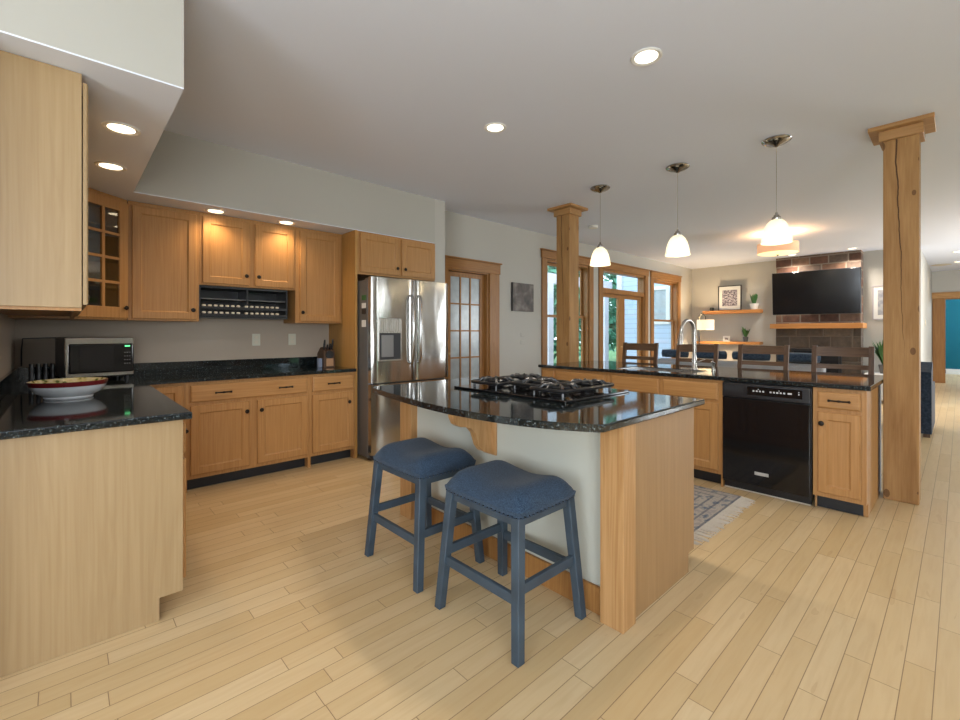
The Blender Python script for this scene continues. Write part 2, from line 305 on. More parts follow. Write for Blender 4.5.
# ------------------------------------------------------------------ mesh helpers
class MB:
    """collects shapes in one bmesh; tf maps local (u, w, z) to the place's coordinates"""
    def __init__(s, tf=None): s.bm = bmesh.new(); s.tf = tf; s.smooth = False
    def P(s, p): return Vector(s.tf(*p)) if s.tf else Vector(p)
    def verts(s, pts): return [s.bm.verts.new(s.P(p)) for p in pts]
    def face(s, vs):
        try: return s.bm.faces.new(vs)
        except ValueError: return None
    def box(s, x0, x1, y0, y1, z0, z1, bev=0., seg=1):
        v = s.verts([(x, y, z) for z in (z0, z1) for y in (y0, y1) for x in (x0, x1)])
        fs = [s.face([v[i] for i in q]) for q in ((0, 2, 3, 1), (4, 5, 7, 6), (0, 1, 5, 4), (2, 6, 7, 3), (0, 4, 6, 2), (1, 3, 7, 5))]
        if bev:
            es = {e for f in fs for e in f.edges}
            bmesh.ops.bevel(s.bm, geom=list(es), offset=bev, segments=seg, affect='EDGES', profile=.5)
        return s
    def prism(s, poly, z0, z1, bev=0.):
        a = s.verts([(x, y, z0) for x, y in poly]); b = s.verts([(x, y, z1) for x, y in poly]); n = len(poly)
        fs = [s.face(a[::-1]), s.face(b)] + [s.face([a[i], a[(i+1) % n], b[(i+1) % n], b[i]]) for i in range(n)]
        if bev:
            es = {e for f in fs[:2] for e in f.edges}
            bmesh.ops.bevel(s.bm, geom=list(es), offset=bev, segments=2, affect='EDGES', profile=.5)
        return s
    def extr(s, poly, a0, a1, axis):
        """polygon in the two other axes, extruded along axis"""
        def p(u, v, a): return {'x': (a, u, v), 'y': (u, a, v), 'z': (u, v, a)}[axis]
        a = s.verts([p(u, v, a0) for u, v in poly]); b = s.verts([p(u, v, a1) for u, v in poly]); n = len(poly)
        s.face(a[::-1]); s.face(b)
        for i in range(n): s.face([a[i], a[(i+1) % n], b[(i+1) % n], b[i]])
        return s
    def tube(s, pts, r, seg=10, caps=True):
        pts = [Vector(p) for p in pts]; n = len(pts)
        rs = r if isinstance(r, (list, tuple)) else [r]*n
        rings = []; nrm = None
        for i, p in enumerate(pts):
            t = (pts[min(i+1, n-1)] - pts[max(i-1, 0)])
            if t.length < 1e-9: t = Vector((0, 0, 1))
            t.normalize()
            if nrm is None: nrm = t.orthogonal().normalized()
            else:
                nrm = nrm - t*nrm.dot(t)
                nrm = nrm.normalized() if nrm.length > 1e-6 else t.orthogonal().normalized()
            bn = t.cross(nrm)
            rings.append(s.verts([tuple(p + (nrm*math.cos(2*PI*k/seg) + bn*math.sin(2*PI*k/seg))*rs[i]) for k in range(seg)]))
        for a, b in zip(rings, rings[1:]):
            for k in range(seg): s.face([a[k], a[(k+1) % seg], b[(k+1) % seg], b[k]])
        if caps: s.face(rings[0][::-1]); s.face(rings[-1])
        s.smooth = True; return s
    def lathe(s, prof, c, seg=32, caps=True):
        """prof: list of (radius, z)"""
        rings = [s.verts([(c[0]+r*math.cos(2*PI*k/seg), c[1]+r*math.sin(2*PI*k/seg), c[2]+z) for k in range(seg)]) for r, z in prof]
        for a, b in zip(rings, rings[1:]):
            for k in range(seg): s.face([a[k], a[(k+1) % seg], b[(k+1) % seg], b[k]])
        if caps: s.face(rings[0][::-1]); s.face(rings[-1])
        s.smooth = True; return s
    def loops(s, rects, cap=True):
        """nested rectangles (u0,u1,z0,z1,w) joined into stepped panels"""
        rg = [s.verts([(u0, w, z0), (u1, w, z0), (u1, w, z1), (u0, w, z1)]) for u0, u1, z0, z1, w in rects]
        for a, b in zip(rg, rg[1:]):
            for k in range(4): s.face([a[k], a[(k+1) % 4], b[(k+1) % 4], b[k]])
        if cap: s.face(rg[-1])
        return s
    def grid(s, fn, nu, nv, close=False):
        g = [[s.bm.verts.new(s.P(fn(i/nu, j/nv))) for j in range(nv+1)] for i in range(nu+1)]
        for i in range(nu):
            for j in range(nv): s.face([g[i][j], g[i+1][j], g[i+1][j+1], g[i][j+1]])
        s.smooth = True; return s
    def build(s, name, mat, parent=None, label=None, cat=None, group=None, kind=None, smooth=None, rc=True):
        if rc: bmesh.ops.recalc_face_normals(s.bm, faces=s.bm.faces)
        base = Vector((0, 0, 0))
        if parent is not None:
            q = parent
            while q is not None: base += q.location; q = q.parent
        else:
            co = [v.co for v in s.bm.verts]
            base = Vector(((min(c.x for c in co)+max(c.x for c in co))/2, (min(c.y for c in co)+max(c.y for c in co))/2, min(c.z for c in co)))
            if kind == 'structure': base = Vector((0, 0, 0))
        for v in s.bm.verts: v.co -= base
        me = bpy.data.meshes.new(name); s.bm.to_mesh(me); s.bm.free()
        me.materials.append(M[mat] if isinstance(mat, str) else mat)
        if s.smooth if smooth is None else smooth:
            for p in me.polygons: p.use_smooth = True
            me.set_sharp_from_angle(angle=math.radians(42))
        o = bpy.data.objects.new(name, me); COL.objects.link(o)
        if parent is not None: o.parent = parent
        else: o.location = base
        tag(o, label, cat, group, kind)
        return o
def tag(o, label=None, cat=None, group=None, kind=None):
    if label: o['label'] = label
    if cat: o['category'] = cat
    if group: o['group'] = group
    if kind: o['kind'] = kind
    return o
def thing(name, label, cat, loc, group=None, kind=None):
    o = bpy.data.objects.new(name, None); COL.objects.link(o); o.location = loc; o.empty_display_size = .1
    return tag(o, label, cat, group, kind)
def dup(root, loc, label, rotz=None):
    def cp(o, par):
        c = o.copy(); COL.objects.link(c)
        if par: c.parent = par
        for ch in [x for x in bpy.data.objects if x.parent == o]: cp(ch, c)
        return c
    r = cp(root, None); r.location = loc; r['label'] = label
    if rotz is not None: r.rotation_euler = (0, 0, rotz)
    return r
def face_tf(O, U, Wd):
    O, U, Wd = Vector(O), Vector(U), Vector(Wd)
    return lambda u, w, z: tuple(O + U*u + Wd*w + Vector((0, 0, z)))
TFY = lambda y: face_tf((0, y, 0), (1, 0, 0), (0, -1, 0))        # a front that looks towards -Y, u = X
TFX = lambda x: face_tf((x, 0, 0), (0, 1, 0), (-1, 0, 0))        # a front that looks towards -X, u = Y
TFXP = lambda x: face_tf((x, 0, 0), (0, 1, 0), (1, 0, 0))        # a front that looks towards +X, u = Y

def knob(tf, u, z, par, w=.02, mat='bronze'):
    return MB(tf).tube([(u, w-.001, z), (u, w+.008, z), (u, w+.012, z), (u, w+.020, z), (u, w+.026, z), (u, w+.028, z)], [.007, .006, .012, .018, .014, .004], 12).build('knob', mat, par)
def pull(tf, u, z, par, w=.02, L=.10):
    m = MB(tf); h = L/2
    for sgn in (-1, 1):
        m.tube([(u+sgn*h, w-.001, z), (u+sgn*h, w+.026, z)], .0055, 8)
        m.tube([(u+sgn*(h+.014), w+.026, z), (u+sgn*(h+.010), w+.026, z), (u+sgn*(h-.004), w+.026, z)], [.003, .010, .006], 8)
    m.tube([(u-h, w+.026, z), (u-h*.5, w+.028, z), (u-.012, w+.029, z), (u, w+.030, z), (u+.012, w+.029, z), (u+h*.5, w+.028, z), (u+h, w+.026, z)], [.005, .006, .006, .009, .006, .006, .005], 8)
    return m.build('handle', 'bronze', par)
def shaker(tf, u0, u1, z0, z1, par, fr=.058, t=.02, mat='cab', name='door'):
    def R(i, w): return (u0+i, u1-i, z0+i, z1-i, w)
    return MB(tf).loops([R(0, .0005), R(0, t-.005), R(.005, t), R(fr, t), R(fr+.003, t-.004), R(fr+.010, t-.009)]).build(name, mat, par)
def slabfront(tf, u0, u1, z0, z1, par, t=.02, mat='cabh', name='drawer'):
    def R(i, w): return (u0+i, u1-i, z0+i, z1-i, w)
    return MB(tf).loops([R(0, .0005), R(0, t-.008), R(.005, t-.003), R(.012, t)]).build(name, mat, par)

# ------------------------------------------------------------------ room shell
CZ = 2.84
MB().box(-3.3, 21, -3.3, 4.9, -.1, 0).build('floor', 'floor', kind='structure')
MB().box(-3.3, 16.4, -3.3, 4.9, CZ, CZ+.1).build('ceiling', 'ceil', kind='structure')
def wallcells(name, mat, axis, a0, a1, us, zs, holes):
    """wall slab between a0 and a1 on axis, split by us x zs; holes are index pairs"""
    m = MB()
    for i in range(len(us)-1):
        for j in range(len(zs)-1):
            if (i, j) in holes: continue
            if axis == 'y': m.box(us[i], us[i+1], a0, a1, zs[j], zs[j+1])
            else: m.box(a0, a1, us[i], us[i+1], zs[j], zs[j+1])
    bmesh.ops.remove_doubles(m.bm, verts=m.bm.verts, dist=1e-5)
    return m.build(name, mat, kind='structure', rc=False)
# window wall with the glazed door, two sash windows and the double patio doors
wallcells('wall_back', 'wall', 'y', 4.5, 4.64, [3.335, 3.60, 4.36, 5.63, 6.82, 7.26, 8.88, 9.26, 10.48, 11.4], [0, .55, 2.10, 2.46, CZ],
          {(1, 0), (1, 1), (3, 1), (3, 2), (5, 0), (5, 1), (5, 2), (7, 1), (7, 2)})
MB().box(-.42, 3.335, 4.81, 4.9, 0, CZ).build('wall_kitchen', 'wallwarm', kind='structure')
MB().box(-.42, -.27, 2.285, 4.81, 0, CZ).build('wall_left', 'wallwarm', kind='structure')
MB().box(3.185, 3.335, 4.2, 4.81, 0, CZ).build('wall_alcove', 'wall', kind='structure')
sp_ = [(-.27, 2.28), (.378, 2.28), (.378, 4.2), (3.185, 4.2), (3.185, 4.81), (-.27, 4.81)]
MB().extr(sp_, 2.326, CZ, 'z').build('wall_soffit', 'soff', kind='structure')
MB().extr(sp_, 2.32, 2.326, 'z').build('ceiling_soffit', 'ceil', kind='structure')  # same drywall as the face; reflected daylight put into its brighter colour
MB().box(11.3, 11.42, .5, 4.5, 0, CZ).build('wall_fireplace', 'wall', kind='structure')
MB().box(11.42, 16.3, .5, .62, 0, CZ).build('wall_hall', 'wall', kind='structure')
wallcells('wall_end', 'wall', 'x', 16.3, 16.42, [-3.2, -.55, .29, .62], [0, 2.15, CZ], {(1, 0)})
wallcells('wall_rear', 'wall', 'y', -3.3, -3.15, [-3.3, -2.75, -.15, 3.9, 6.1, 9.7, 12.1, 16.4], [0, .12, .5, 2.4, CZ], {(1, 2), (3, 1), (3, 2), (5, 2)})
wallcells('wall_nook', 'wall', 'x', -3.3, -3.15, [-3.3, -1.4, 1.0, 2.4], [0, .5, 2.4, CZ], {(1, 1)})
MB().box(-3.15, -.42, 2.285, 2.4, 0, CZ).build('wall_nook_side', 'wall', kind='structure')
# room beyond the hall
m = MB(); m.box(20, 20.1, -3.3, 2.4, 0, CZ); m.box(16.42, 20, 2.3, 2.4, 0, CZ); m.box(16.42, 20, -3.3, -3.2, 0, CZ)
m.build('wall_teal_room', 'teal', kind='structure')
MB().box(16.4, 20.1, -3.3, 2.4, CZ, CZ+.1).build('ceiling_teal_room', 'ceil', kind='structure')
MB().box(19.98, 20, -3.2, 2.3, 0, .16).build('baseboard_teal_room', 'white', kind='structure')
# closet behind the glazed door
m = MB(); m.box(3.3, 3.36, 4.64, 5.6, 0, CZ); m.box(4.9, 4.96, 4.64, 5.6, 0, CZ); m.box(3.3, 4.96, 5.6, 5.66, 0, CZ); m.box(3.3, 4.96, 4.64, 5.66, CZ, CZ+.05); m.box(3.3, 4.96, 4.64, 5.66, -.05, 0)
m.build('wall_pantry', 'wall', kind='structure')

def casing(par, tf, u0, u1, z0, z1, wd=.115, t=.025, head=.14, mats=('oak', 'oakx'), cap=True):
    """trim around an opening u0..u1, up to z1: two side boards, a head board and its cap"""
    m = MB(tf)
    for a, b in ((u0-wd, u0+.005), (u1-.005, u1+wd)): m.box(a, b, .0005, t, z0, z1, .003)
    m.build('side_casing', mats[0], par)
    h = MB(tf).box(u0-wd-.012, u1+wd+.012, .0005, t+.008, z1, z1+head-.02, .003)
    if cap: h.box(u0-wd-.03, u1+wd+.03, .0005, t+.028, z1+head-.02, z1+head, .003)
    h.build('head_casing', mats[1], par)
def structure_root(name, loc): return thing(name, None, None, loc, kind='structure')
TW = TFY(4.5)
# glazed interior door (door_1)
d1 = structure_root('door_1', (3.98, 4.5, 0))
casing(d1, TW, 3.60, 4.36, 0, 2.10, wd=.185, head=.16)
m = MB(TW); m.box(4.325, 4.36, -.139, -.001, 0, 2.099); m.box(3.60, 3.635, -.139, -.001, 0, 2.099); m.box(3.635, 4.325, -.139, -.001, 2.085, 2.099); m.build('jamb', 'oak', d1)
m = MB(TW)
x0, x1, zt, zb = 3.64, 4.32, 2.08, .01
m.box(x0, x0+.075, -.10, -.06, zb, zt); m.box(x1-.075, x1, -.10, -.06, zb, zt)
m.box(x0+.075, x1-.075, -.10, -.06, zt-.06, zt); m.box(x0+.075, x1-.075, -.10, -.06, zb, .22)
slab = m.build('door_slab', 'oak', d1)
m = MB(TW)
for k in (1, 2): xx = x0+.075+(x1-x0-.15)*k/3; m.box(xx-.010, xx+.010, -.094, -.064, .22, zt-.06)
for k in range(1, 5): zz = .22+(zt-.06-.22)*k/5; m.box(x0+.075, x1-.075, -.0935, -.0645, zz-.010, zz+.010)
m.build('muntin', 'oak', slab)
MB(TW).box(x0+.075, x1-.075, -.082, -.078, .22, zt-.06).build('glass_pane', 'frost', d1)
knob(TW, x0+.04, 1.0, slab, -.06, 'brassy')
# sash windows
def sash_window(name, u0, u1):
    w = structure_root(name, ((u0+u1)/2, 4.5, .55))
    casing(w, TW, u0, u1, .55, 2.46, wd=.125, head=.14)
    m = MB(TW); m.box(u0, u0+.03, -.139, -.001, .551, 2.459); m.box(u1-.03, u1, -.139, -.001, .551, 2.459); m.box(u0+.03, u1-.03, -.139, -.001, 2.42, 2.459); m.box(u0+.03, u1-.03, -.139, -.001, .551, .58)
    m.build('jamb', 'oak', w)
    MB(TW).box(u0-.15, u1+.15, .0005, .07, .52, .549, .005).build('window_sill', 'oakx', w)
    for nm, a, b, dp in (('upper_sash', 1.53, 2.42, -.11), ('lower_sash', .58, 1.57, -.07)):
        m = MB(TW); m.box(u0+.03, u0+.07, dp-.03, dp, a, b); m.box(u1-.07, u1-.03, dp-.03, dp, a, b); m.box(u0+.07, u1-.07, dp-.03, dp, a, a+.04); m.box(u0+.07, u1-.07, dp-.03, dp, b-.04, b)
        s = m.build(nm, 'oak', w)
        MB(TW).box(u0+.07, u1-.07, dp-.018, dp-.014, a+.04, b-.04).build('glass_pane', 'glass', s)
    return w
sash_window('window_1', 5.63, 6.82); sash_window('window_2', 9.26, 10.48)
# patio doors with a transom
d2 = structure_root('door_2', (8.07, 4.5, 0))
casing(d2, TW, 7.26, 8.88, 0, 2.46, wd=.125, head=.14)
m = MB(TW); m.box(7.26, 7.29, -.139, -.001, 0, 2.459); m.box(8.85, 8.88, -.139, -.001, 0, 2.459); m.box(7.29, 8.85, -.139, -.001, 2.42, 2.459); m.box(7.29, 8.85, -.139, -.001, 2.02, 2.11)
m.build('jamb', 'oak', d2)
MB(TW).box(7.29, 8.85, -.08, -.075, 2.11, 2.42).build('transom_pane', 'glass', d2)
for a, b, ga, gb in ((7.295, 8.068, 7.36, 7.93), (8.072, 8.845, 8.17, 8.75)):
    m = MB(TW); m.box(a, ga, -.10, -.055, .01, 2.015); m.box(gb, b, -.10, -.055, .01, 2.015); m.box(ga, gb, -.10, -.055, 1.95, 2.015); m.box(ga, gb, -.10, -.055, .01, .22)
    s = m.build('door_slab', 'oak', d2); MB(TW).box(ga, gb, -.08, -.075, .22, 1.95).build('glass_pane', 'glass', s)
    MB(TW).tube([(8.13 if a > 8 else 8.0, -.05, 1.0), (8.13 if a > 8 else 8.0, -.01, 1.0), (8.2 if a > 8 else 7.93, -.005, 1.0)], .010, 8).build('door_handle', 'brassy', s)
# door opening at the end of the hall
d3 = structure_root('door_3', (16.3, -.13, 0))
casing(d3, TFX(16.3), -.55, .29, 0, 2.15, wd=.20, head=.15, mats=('oak', 'oaky'))
m = MB(); m.box(16.3, 16.42, .26, .29, 0, 2.149); m.box(16.3, 16.42, -.55, -.52, 0, 2.149); m.box(16.3, 16.42, -.52, .26, 2.12, 2.149); m.build('jamb', 'oak', d3)
for z in (.25, 1.05, 1.9): MB().box(16.33, 16.40, .252, .26, z, z+.09).build('hinge', 'hinge', d3)
# windows behind the camera and in the nook
def plain_window(name, tf, u0, u1, z0, z1, mull):
    w = structure_root(name, tf((u0+u1)/2, 0, z0))
    m = MB(tf); e = .05
    m.box(u0, u0+e, -.09, -.03, z0, z1); m.box(u1-e, u1, -.09, -.03, z0, z1); m.box(u0+e, u1-e, -.09, -.03, z0, z0+e); m.box(u0+e, u1-e, -.09, -.03, z1-e, z1)
    for k in range(1, mull): x = u0+(u1-u0)*k/mull; m.box(x-.03, x+.03, -.09, -.03, z0+e, z1-e)
    m.build('window_frame', 'oak', w); MB(tf).box(u0+e, u1-e, -.062, -.058, z0+e, z1-e).build('glass_pane', 'glass', w)
    casing(w, tf, u0, u1, z0, z1, wd=.1, head=.12)
TR = face_tf((0, -3.15, 0), (1, 0, 0), (0, 1, 0))
plain_window('window_3', TR, -2.75, -.15, .5, 2.4, 2); plain_window('window_4', TR, 3.9, 6.1, .12, 2.4, 2); plain_window('window_5', TR, 9.7, 12.1, .5, 2.4, 2)
plain_window('window_6', TFXP(-3.15), -1.4, 1.0, .5, 2.4, 2)
# baseboards
m = MB(); m.box(4.585, 5.0, 4.484, 4.4995, 0, .12, .003); m.box(5.0, 7.12, 4.484, 4.4995, 0, .12, .003); m.box(9.02, 11.29, 4.484, 4.4995, 0, .12, .003)
m.build('baseboard_back', 'oakx', kind='structure')
m = MB(); m.box(11.284, 11.2995, .5, 1.2, 0, .12, .003); m.box(11.284, 11.2995, 2.74, 4.48, 0, .12, .003); m.build('baseboard_fireplace', 'oaky', kind='structure')
MB().box(11.42, 16.29, .484, .4995, 0, .12, .003).build('baseboard_hall', 'oakx', kind='structure')

# ------------------------------------------------------------------ outside
MB().box(-40, 60, 4.95, 60, -.35, -.3).build('ground_back', 'grass', kind='structure')
MB().box(-40, 60, -60, -3.4, -.35, -.3).build('ground_rear', 'grass', kind='structure')
MB().box(5.05, 11.42, 4.66, 7.0, -.12, -.02).build('porch_deck', 'deck', kind='structure')
MB().box(5.05, 11.42, 6.75, 6.93, 2.48, 2.72).build('porch_beam', 'extwhite', kind='structure')
def porch_post(x, lab): MB().box(x-.1, x+.1, 6.74, 6.94, -.02, 2.48, .008).build('porch_post', 'extwhite', label=lab, cat='post', group='porch posts outside the windows')
porch_post(8.62, 'pale porch post seen through the sash window beside the timber post')
porch_post(11.12, 'pale porch post seen through the left leaf of the patio doors')
hw = thing('neighboring_wing', 'pale blue sided house wing with a white framed window outside the patio doors', 'house wing', (12.2, 5.6, -.3))
MB().box(11.45, 13.5, 4.7, 6.55, -.3, 4.2).build('wall', 'siding', hw)
f = MB(TFX(11.45)); f.box(5.1, 5.2, 0.001, .04, 1.5, 2.5); f.box(5.75, 5.85, 0.001, .04, 1.5, 2.5); f.box(5.2, 5.75, 0.001, .04, 2.4, 2.5); f.box(5.2, 5.75, 0.001, .04, 1.5, 1.6)
f = f.build('window_frame', 'white', hw); MB(TFX(11.45)).box(5.2, 5.75, .001, .015, 1.6, 2.4).build('window_pane', 'frost', f)
MB().box(11.40, 11.449, 6.45, 6.60, -.3, 4.2).build('corner_board', 'extwhite', hw)
MB().box(11.3, 13.7, 4.65, 6.75, 4.2, 4.3).build('roof_edge', 'extwhite', hw)
def tree(x, y, h, r, lab, seed, n=2600, sz=.30):
    rnd = random.Random(seed)
    t = thing('leafy_tree', lab, 'tree', (x, y, -.3), 'leafy trees outside')
    MB().tube([(x, y, -.3), (x+.1, y, h*.3), (x-.05, y+.1, h*.6)], [.18, .13, .06], 8).build('trunk', 'bark', t)
    m = MB()
    for _ in range(n):
        a, u, q = rnd.uniform(0, 2*PI), rnd.uniform(-1, 1), rnd.uniform(.35, 1)**.5
        c = Vector((x+r*q*math.cos(a)*math.sqrt(1-u*u), y+r*q*math.sin(a)*math.sqrt(1-u*u), h*.55+h*.52*q*u))
        d = Vector((rnd.gauss(0, 1), rnd.gauss(0, 1), rnd.gauss(0, 1))).normalized(); e = d.orthogonal().normalized()
        s = sz*rnd.uniform(.5, 1.1)
        m.face(m.verts([c-d*s, c+e*s*.45, c+d*s, c-e*s*.45]))
    m.build('crown', 'leaf', t, rc=False)
tree(11.9, 10.0, 6.5, 1.9, 'leafy tree seen through the sash window beside the timber post', 1)
tree(16.3, 10.6, 6.5, 2.2, 'leafy tree filling the left leaf of the patio doors', 2)
tree(21.5, 13.5, 7, 3., 'leafy tree standing behind the pale blue house wing', 3)
tree(4.2, -7.6, 6, 1.8, 'leafy tree mirrored in the refrigerator, nearer the camera', 4, 1500, .4)
tree(8.2, -8.4, 6, 1.9, 'leafy tree mirrored in the refrigerator, farther along', 5, 1500, .4)

# ------------------------------------------------------------------ lamps
def can_light(x, y, z, lab, power, warm=False, r=.085, grp='recessed ceiling lights'):
    t = thing('recessed_light', lab, 'ceiling light', (x, y, z-.012), grp)
    MB().lathe([(r, -.0005), (r, -.005), (r-.006, -.009), (r-.022, -.004), (r-.022, -.0005)], (x, y, z), 32, caps=False).build('trim_ring', 'white', t)
    MB().lathe([(r-.022, -.0035), (r-.024, -.0045), (.001, -.0045)], (x, y, z), 32).build('lens', 'canlensw' if warm else 'canlens', t)
    l = bpy.data.lights.new('can_lamp', 'SPOT'); l.energy = power; l.color = (1, .72, .42) if warm else (1, .88, .74); l.spot_size = 2.5; l.spot_blend = .8; l.shadow_soft_size = .06
    o = bpy.data.objects.new('can_lamp', l); COL.objects.link(o); o.parent = t; o.location = (0, 0, -.012)
can_light(2.42, 1.215, CZ, 'recessed ceiling light nearest the camera, above the island front', 45)
can_light(2.41, 2.42, CZ, 'recessed ceiling light above the island end by the refrigerator', 45)
can_light(10.7, 2.30, CZ, 'recessed ceiling light over the left side of the brick chimney', 85)
can_light(10.7, 1.37, CZ, 'recessed ceiling light over the right side of the brick chimney', 85)
can_light(12.6, .03, CZ, 'recessed hall light nearer the timber post', 14, True)
can_light(14.4, .03, CZ, 'recessed hall light nearer the teal room', 14, True)
can_light(.215, 2.93, 2.32, 'soffit light beside the pale upper cabinet, nearer the camera', 10, True, .08, 'soffit lights')
can_light(.215, 3.64, 2.32, 'soffit light near the glass fronted corner cabinet', 10, True, .08, 'soffit lights')
can_light(.955, 4.365, 2.32, 'soffit light over the single door left of the wine rack doors', 10, True, .08, 'soffit lights')
can_light(1.545, 4.36, 2.32, 'soffit light over the right door above the wine rack', 10, True, .08, 'soffit lights')
def pendant(x, y, lab):
    zb = 2.0
    t = thing('pendant_lamp', lab, 'pendant light', (x, y, zb), 'pendant lights over the counter')
    MB().lathe([(.002, CZ-.0005), (.098, CZ-.0005), (.105, CZ-.010), (.100, CZ-.018), (.072, CZ-.034), (.030, CZ-.046), (.012, CZ-.060), (.002, CZ-.061)], (x, y, 0), 32).build('canopy', 'chrome', t)
    MB().tube([(x, y, CZ-.06), (x, y, zb+.245)], .0022, 6).build('cord', 'steelb', t)
    MB().lathe([(.003, .25), (.009, .248), (.010, .232), (.020, .226), (.022, .214), (.032, .208), (.034, .192), (.030, .184), (.003, .183)], (x, y, zb), 20).build('socket', 'steelb', t)
    MB().lathe([(.020, .192), (.042, .184), (.066, .160), (.085, .120), (.097, .075), (.104, .030), (.110, 0), (.106, .001), (.100, .03), (.093, .075), (.081, .118), (.062, .156), (.040, .178), (.020, .186)], (x, y, zb), 32, caps=False).build('lamp_shade', 'shade', t)
    b = MB().lathe([(.002, .150), (.014, .148), (.018, .120), (.033, .085), (.036, .065), (.028, .042), (.002, .030)], (x, y, zb), 16).build('bulb', 'bulb', t)
    l = bpy.data.lights.new('pendant_glow', 'POINT'); l.energy = 1.3; l.color = (1, .84, .58); l.shadow_soft_size = .04
    o = bpy.data.objects.new('pendant_glow', l); COL.objects.link(o); o.parent = t; o.location = (0, 0, .015)
pendant(4.23, 1.017, 'glass pendant lamp nearest the thick timber post, over the dishwasher')
pendant(4.23, 1.815, 'middle glass pendant lamp, above the kitchen faucet')
pendant(4.23, 2.645, 'glass pendant lamp beside the slim far timber post')
# flush drum lamp in the living room
t = thing('drum_light', 'tan drum ceiling lamp with glowing diffuser over the living room', 'ceiling light', (8.18, 1.95, 2.5))
X, Y = 8.18, 1.95
MB().lathe([(.07, CZ-.0005), (.07, CZ-.03), (.015, CZ-.035), (.012, 2.66), (.002, 2.66)], (X, Y, 0), 24).build('canopy', 'steelb', t)
MB().lathe([(.275, 2.52), (.275, 2.67), (.271, 2.67), (.271, 2.52)], (X, Y, 0), 40, caps=False).build('drum_shade', 'drum', t)
MB().lathe([(.270, 2.525), (.25, 2.512), (.15, 2.503), (.004, 2.500)], (X, Y, 0), 40).build('diffuser', 'diffuser', t)
MB().lathe([(.003, 2.500), (.018, 2.497), (.020, 2.487), (.010, 2.478), (.002, 2.474)], (X, Y, 0), 16).build('finial', 'steelb', t)
m = MB()
for k in range(3): a = k*2*PI/3+.4; m.tube([(X, Y, 2.70), (X+.271*math.cos(a), Y+.271*math.sin(a), 2.665)], .005, 6)
m.build('spoke', 'steelb', t)
l = bpy.data.lights.new('drum_glow', 'POINT'); l.energy = 14; l.color = (1, .64, .34); l.shadow_soft_size = .08
o = bpy.data.objects.new('drum_glow', l); COL.objects.link(o); o.parent = t; o.location = (0, 0, .14)
l = bpy.data.lights.new('teal_room_glow', 'POINT'); l.energy = 150; l.color = (.9, .97, 1); l.shadow_soft_size = .2  # unseen point light without a fixture, added to brighten the teal room
o = bpy.data.objects.new('teal_room_glow', l); COL.objects.link(o); o.location = (18.2, -1.2, 2.3)
MB().lathe([(.07, -.0005), (.07, -.025), (.06, -.035), (.01, -.036)], (5.68, 3.67, CZ), 24).build('smoke_detector', 'white', label='small round white smoke detector on ceiling behind the slim timber post', cat='smoke detector')
MB().lathe([(.16, -.0005), (.17, -.010), (.10, -.022), (.01, -.022)], (14.75, .30, CZ), 24).build('ceiling_vent', 'ivory', label='round vent on the hall ceiling near the teal room', cat='vent')

# ------------------------------------------------------------------ kitchen cabinets along the back wall
FY = 4.185; TB = TFY(FY)
def base_body(t, u0, u1, depth, tf, kickmat='kick', z1=.879, rail='cab', back=True):
    m = MB(tf); m.box(u0, u1, -depth, 0, .10, z1)
    m.build('body', rail, t)
    MB(tf).box(u0+.012, u1-.012, -.10, -.075, 0.001, .0995).build('toe_kick', kickmat, t)
    for a in (u0, u1-.012): MB(tf).box(a, a+.012, -.11, -.001, .0, .0999).build('side_foot', 'cab', t)
t = thing('base_cabinet', 'narrow maple corner base cabinet with one full height door by the bowl counter', 'cabinet', (.545, FY, 0), 'maple base cabinets on the back wall')
base_body(t, .420, .700, .60, TB); d = shaker(TB, .44, .682, .125, .855, t, .05); knob(TB, .655, .66, d)
t = thing('base_cabinet', 'wide maple base cabinet with two doors under one long drawer', 'cabinet', (1.2, FY, 0), 'maple base cabinets on the back wall')
base_body(t, .702, 1.692, .60, TB)
d = slabfront(TB, .735, 1.672, .712, .853, t); pull(TB, .965, .782, d); pull(TB, 1.465, .782, d)
d = shaker(TB, .735, 1.170, .132, .686, t); knob(TB, 1.145, .60, d)
d = shaker(TB, 1.232, 1.672, .132, .686, t); knob(TB, 1.262, .60, d)
t = thing('base_cabinet', 'single door maple base cabinet next to the refrigerator panel', 'cabinet', (1.91, FY, 0), 'maple base cabinets on the back wall')
base_body(t, 1.694, 2.160, .60, TB)
d = slabfront(TB, 1.718, 2.140, .712, .853, t); pull(TB, 1.92, .782, d)
d = shaker(TB, 1.718, 2.140, .132, .686, t); knob(TB, 2.085, .585, d)
# left run: its end panel faces the camera
t = thing('base_cabinet', 'pale maple base cabinet with bare end panel in the left foreground', 'cabinet', (.05, 2.41, 0))
m = MB(); m.extr([(-.268, .0005), (.308, .0005), (.308, .10), (.396, .10), (.396, .879), (-.268, .879)], 2.41, 2.432, 'y').build('end_panel', 'pale', t)
MB().box(-.265, .378, 2.433, 4.18, .10, .879).build('body', 'cab', t)
MB().box(.3785, .3975, 2.433, 4.18, .10, .879).build('face_frame', 'cab', t)
MB().box(.29, .305, 2.433, 4.18, .001, .0995).build('toe_kick', 'kick', t)
TL = TFXP(.3975)
for a in (2.46, 2.90, 3.34):
    d = slabfront(TL, a, a+.42, .712, .853, t, mat='cabhy'); pull(TL, a+.21, .782, d)
    d = shaker(TL, a, a+.42, .132, .686, t); knob(TL, a+.39, .60, d)
ct = thing('countertop', 'black granite corner countertop carrying the bowl and microwave', 'countertop', (.4, 3.6, .88))
m = MB(); m.prism([(-.268, 2.375), (.426, 2.375), (.426, 4.153), (2.160, 4.153), (2.160, 4.808), (-.268, 4.808)], .880, .912, .006); m.build('slab', 'granite', ct)
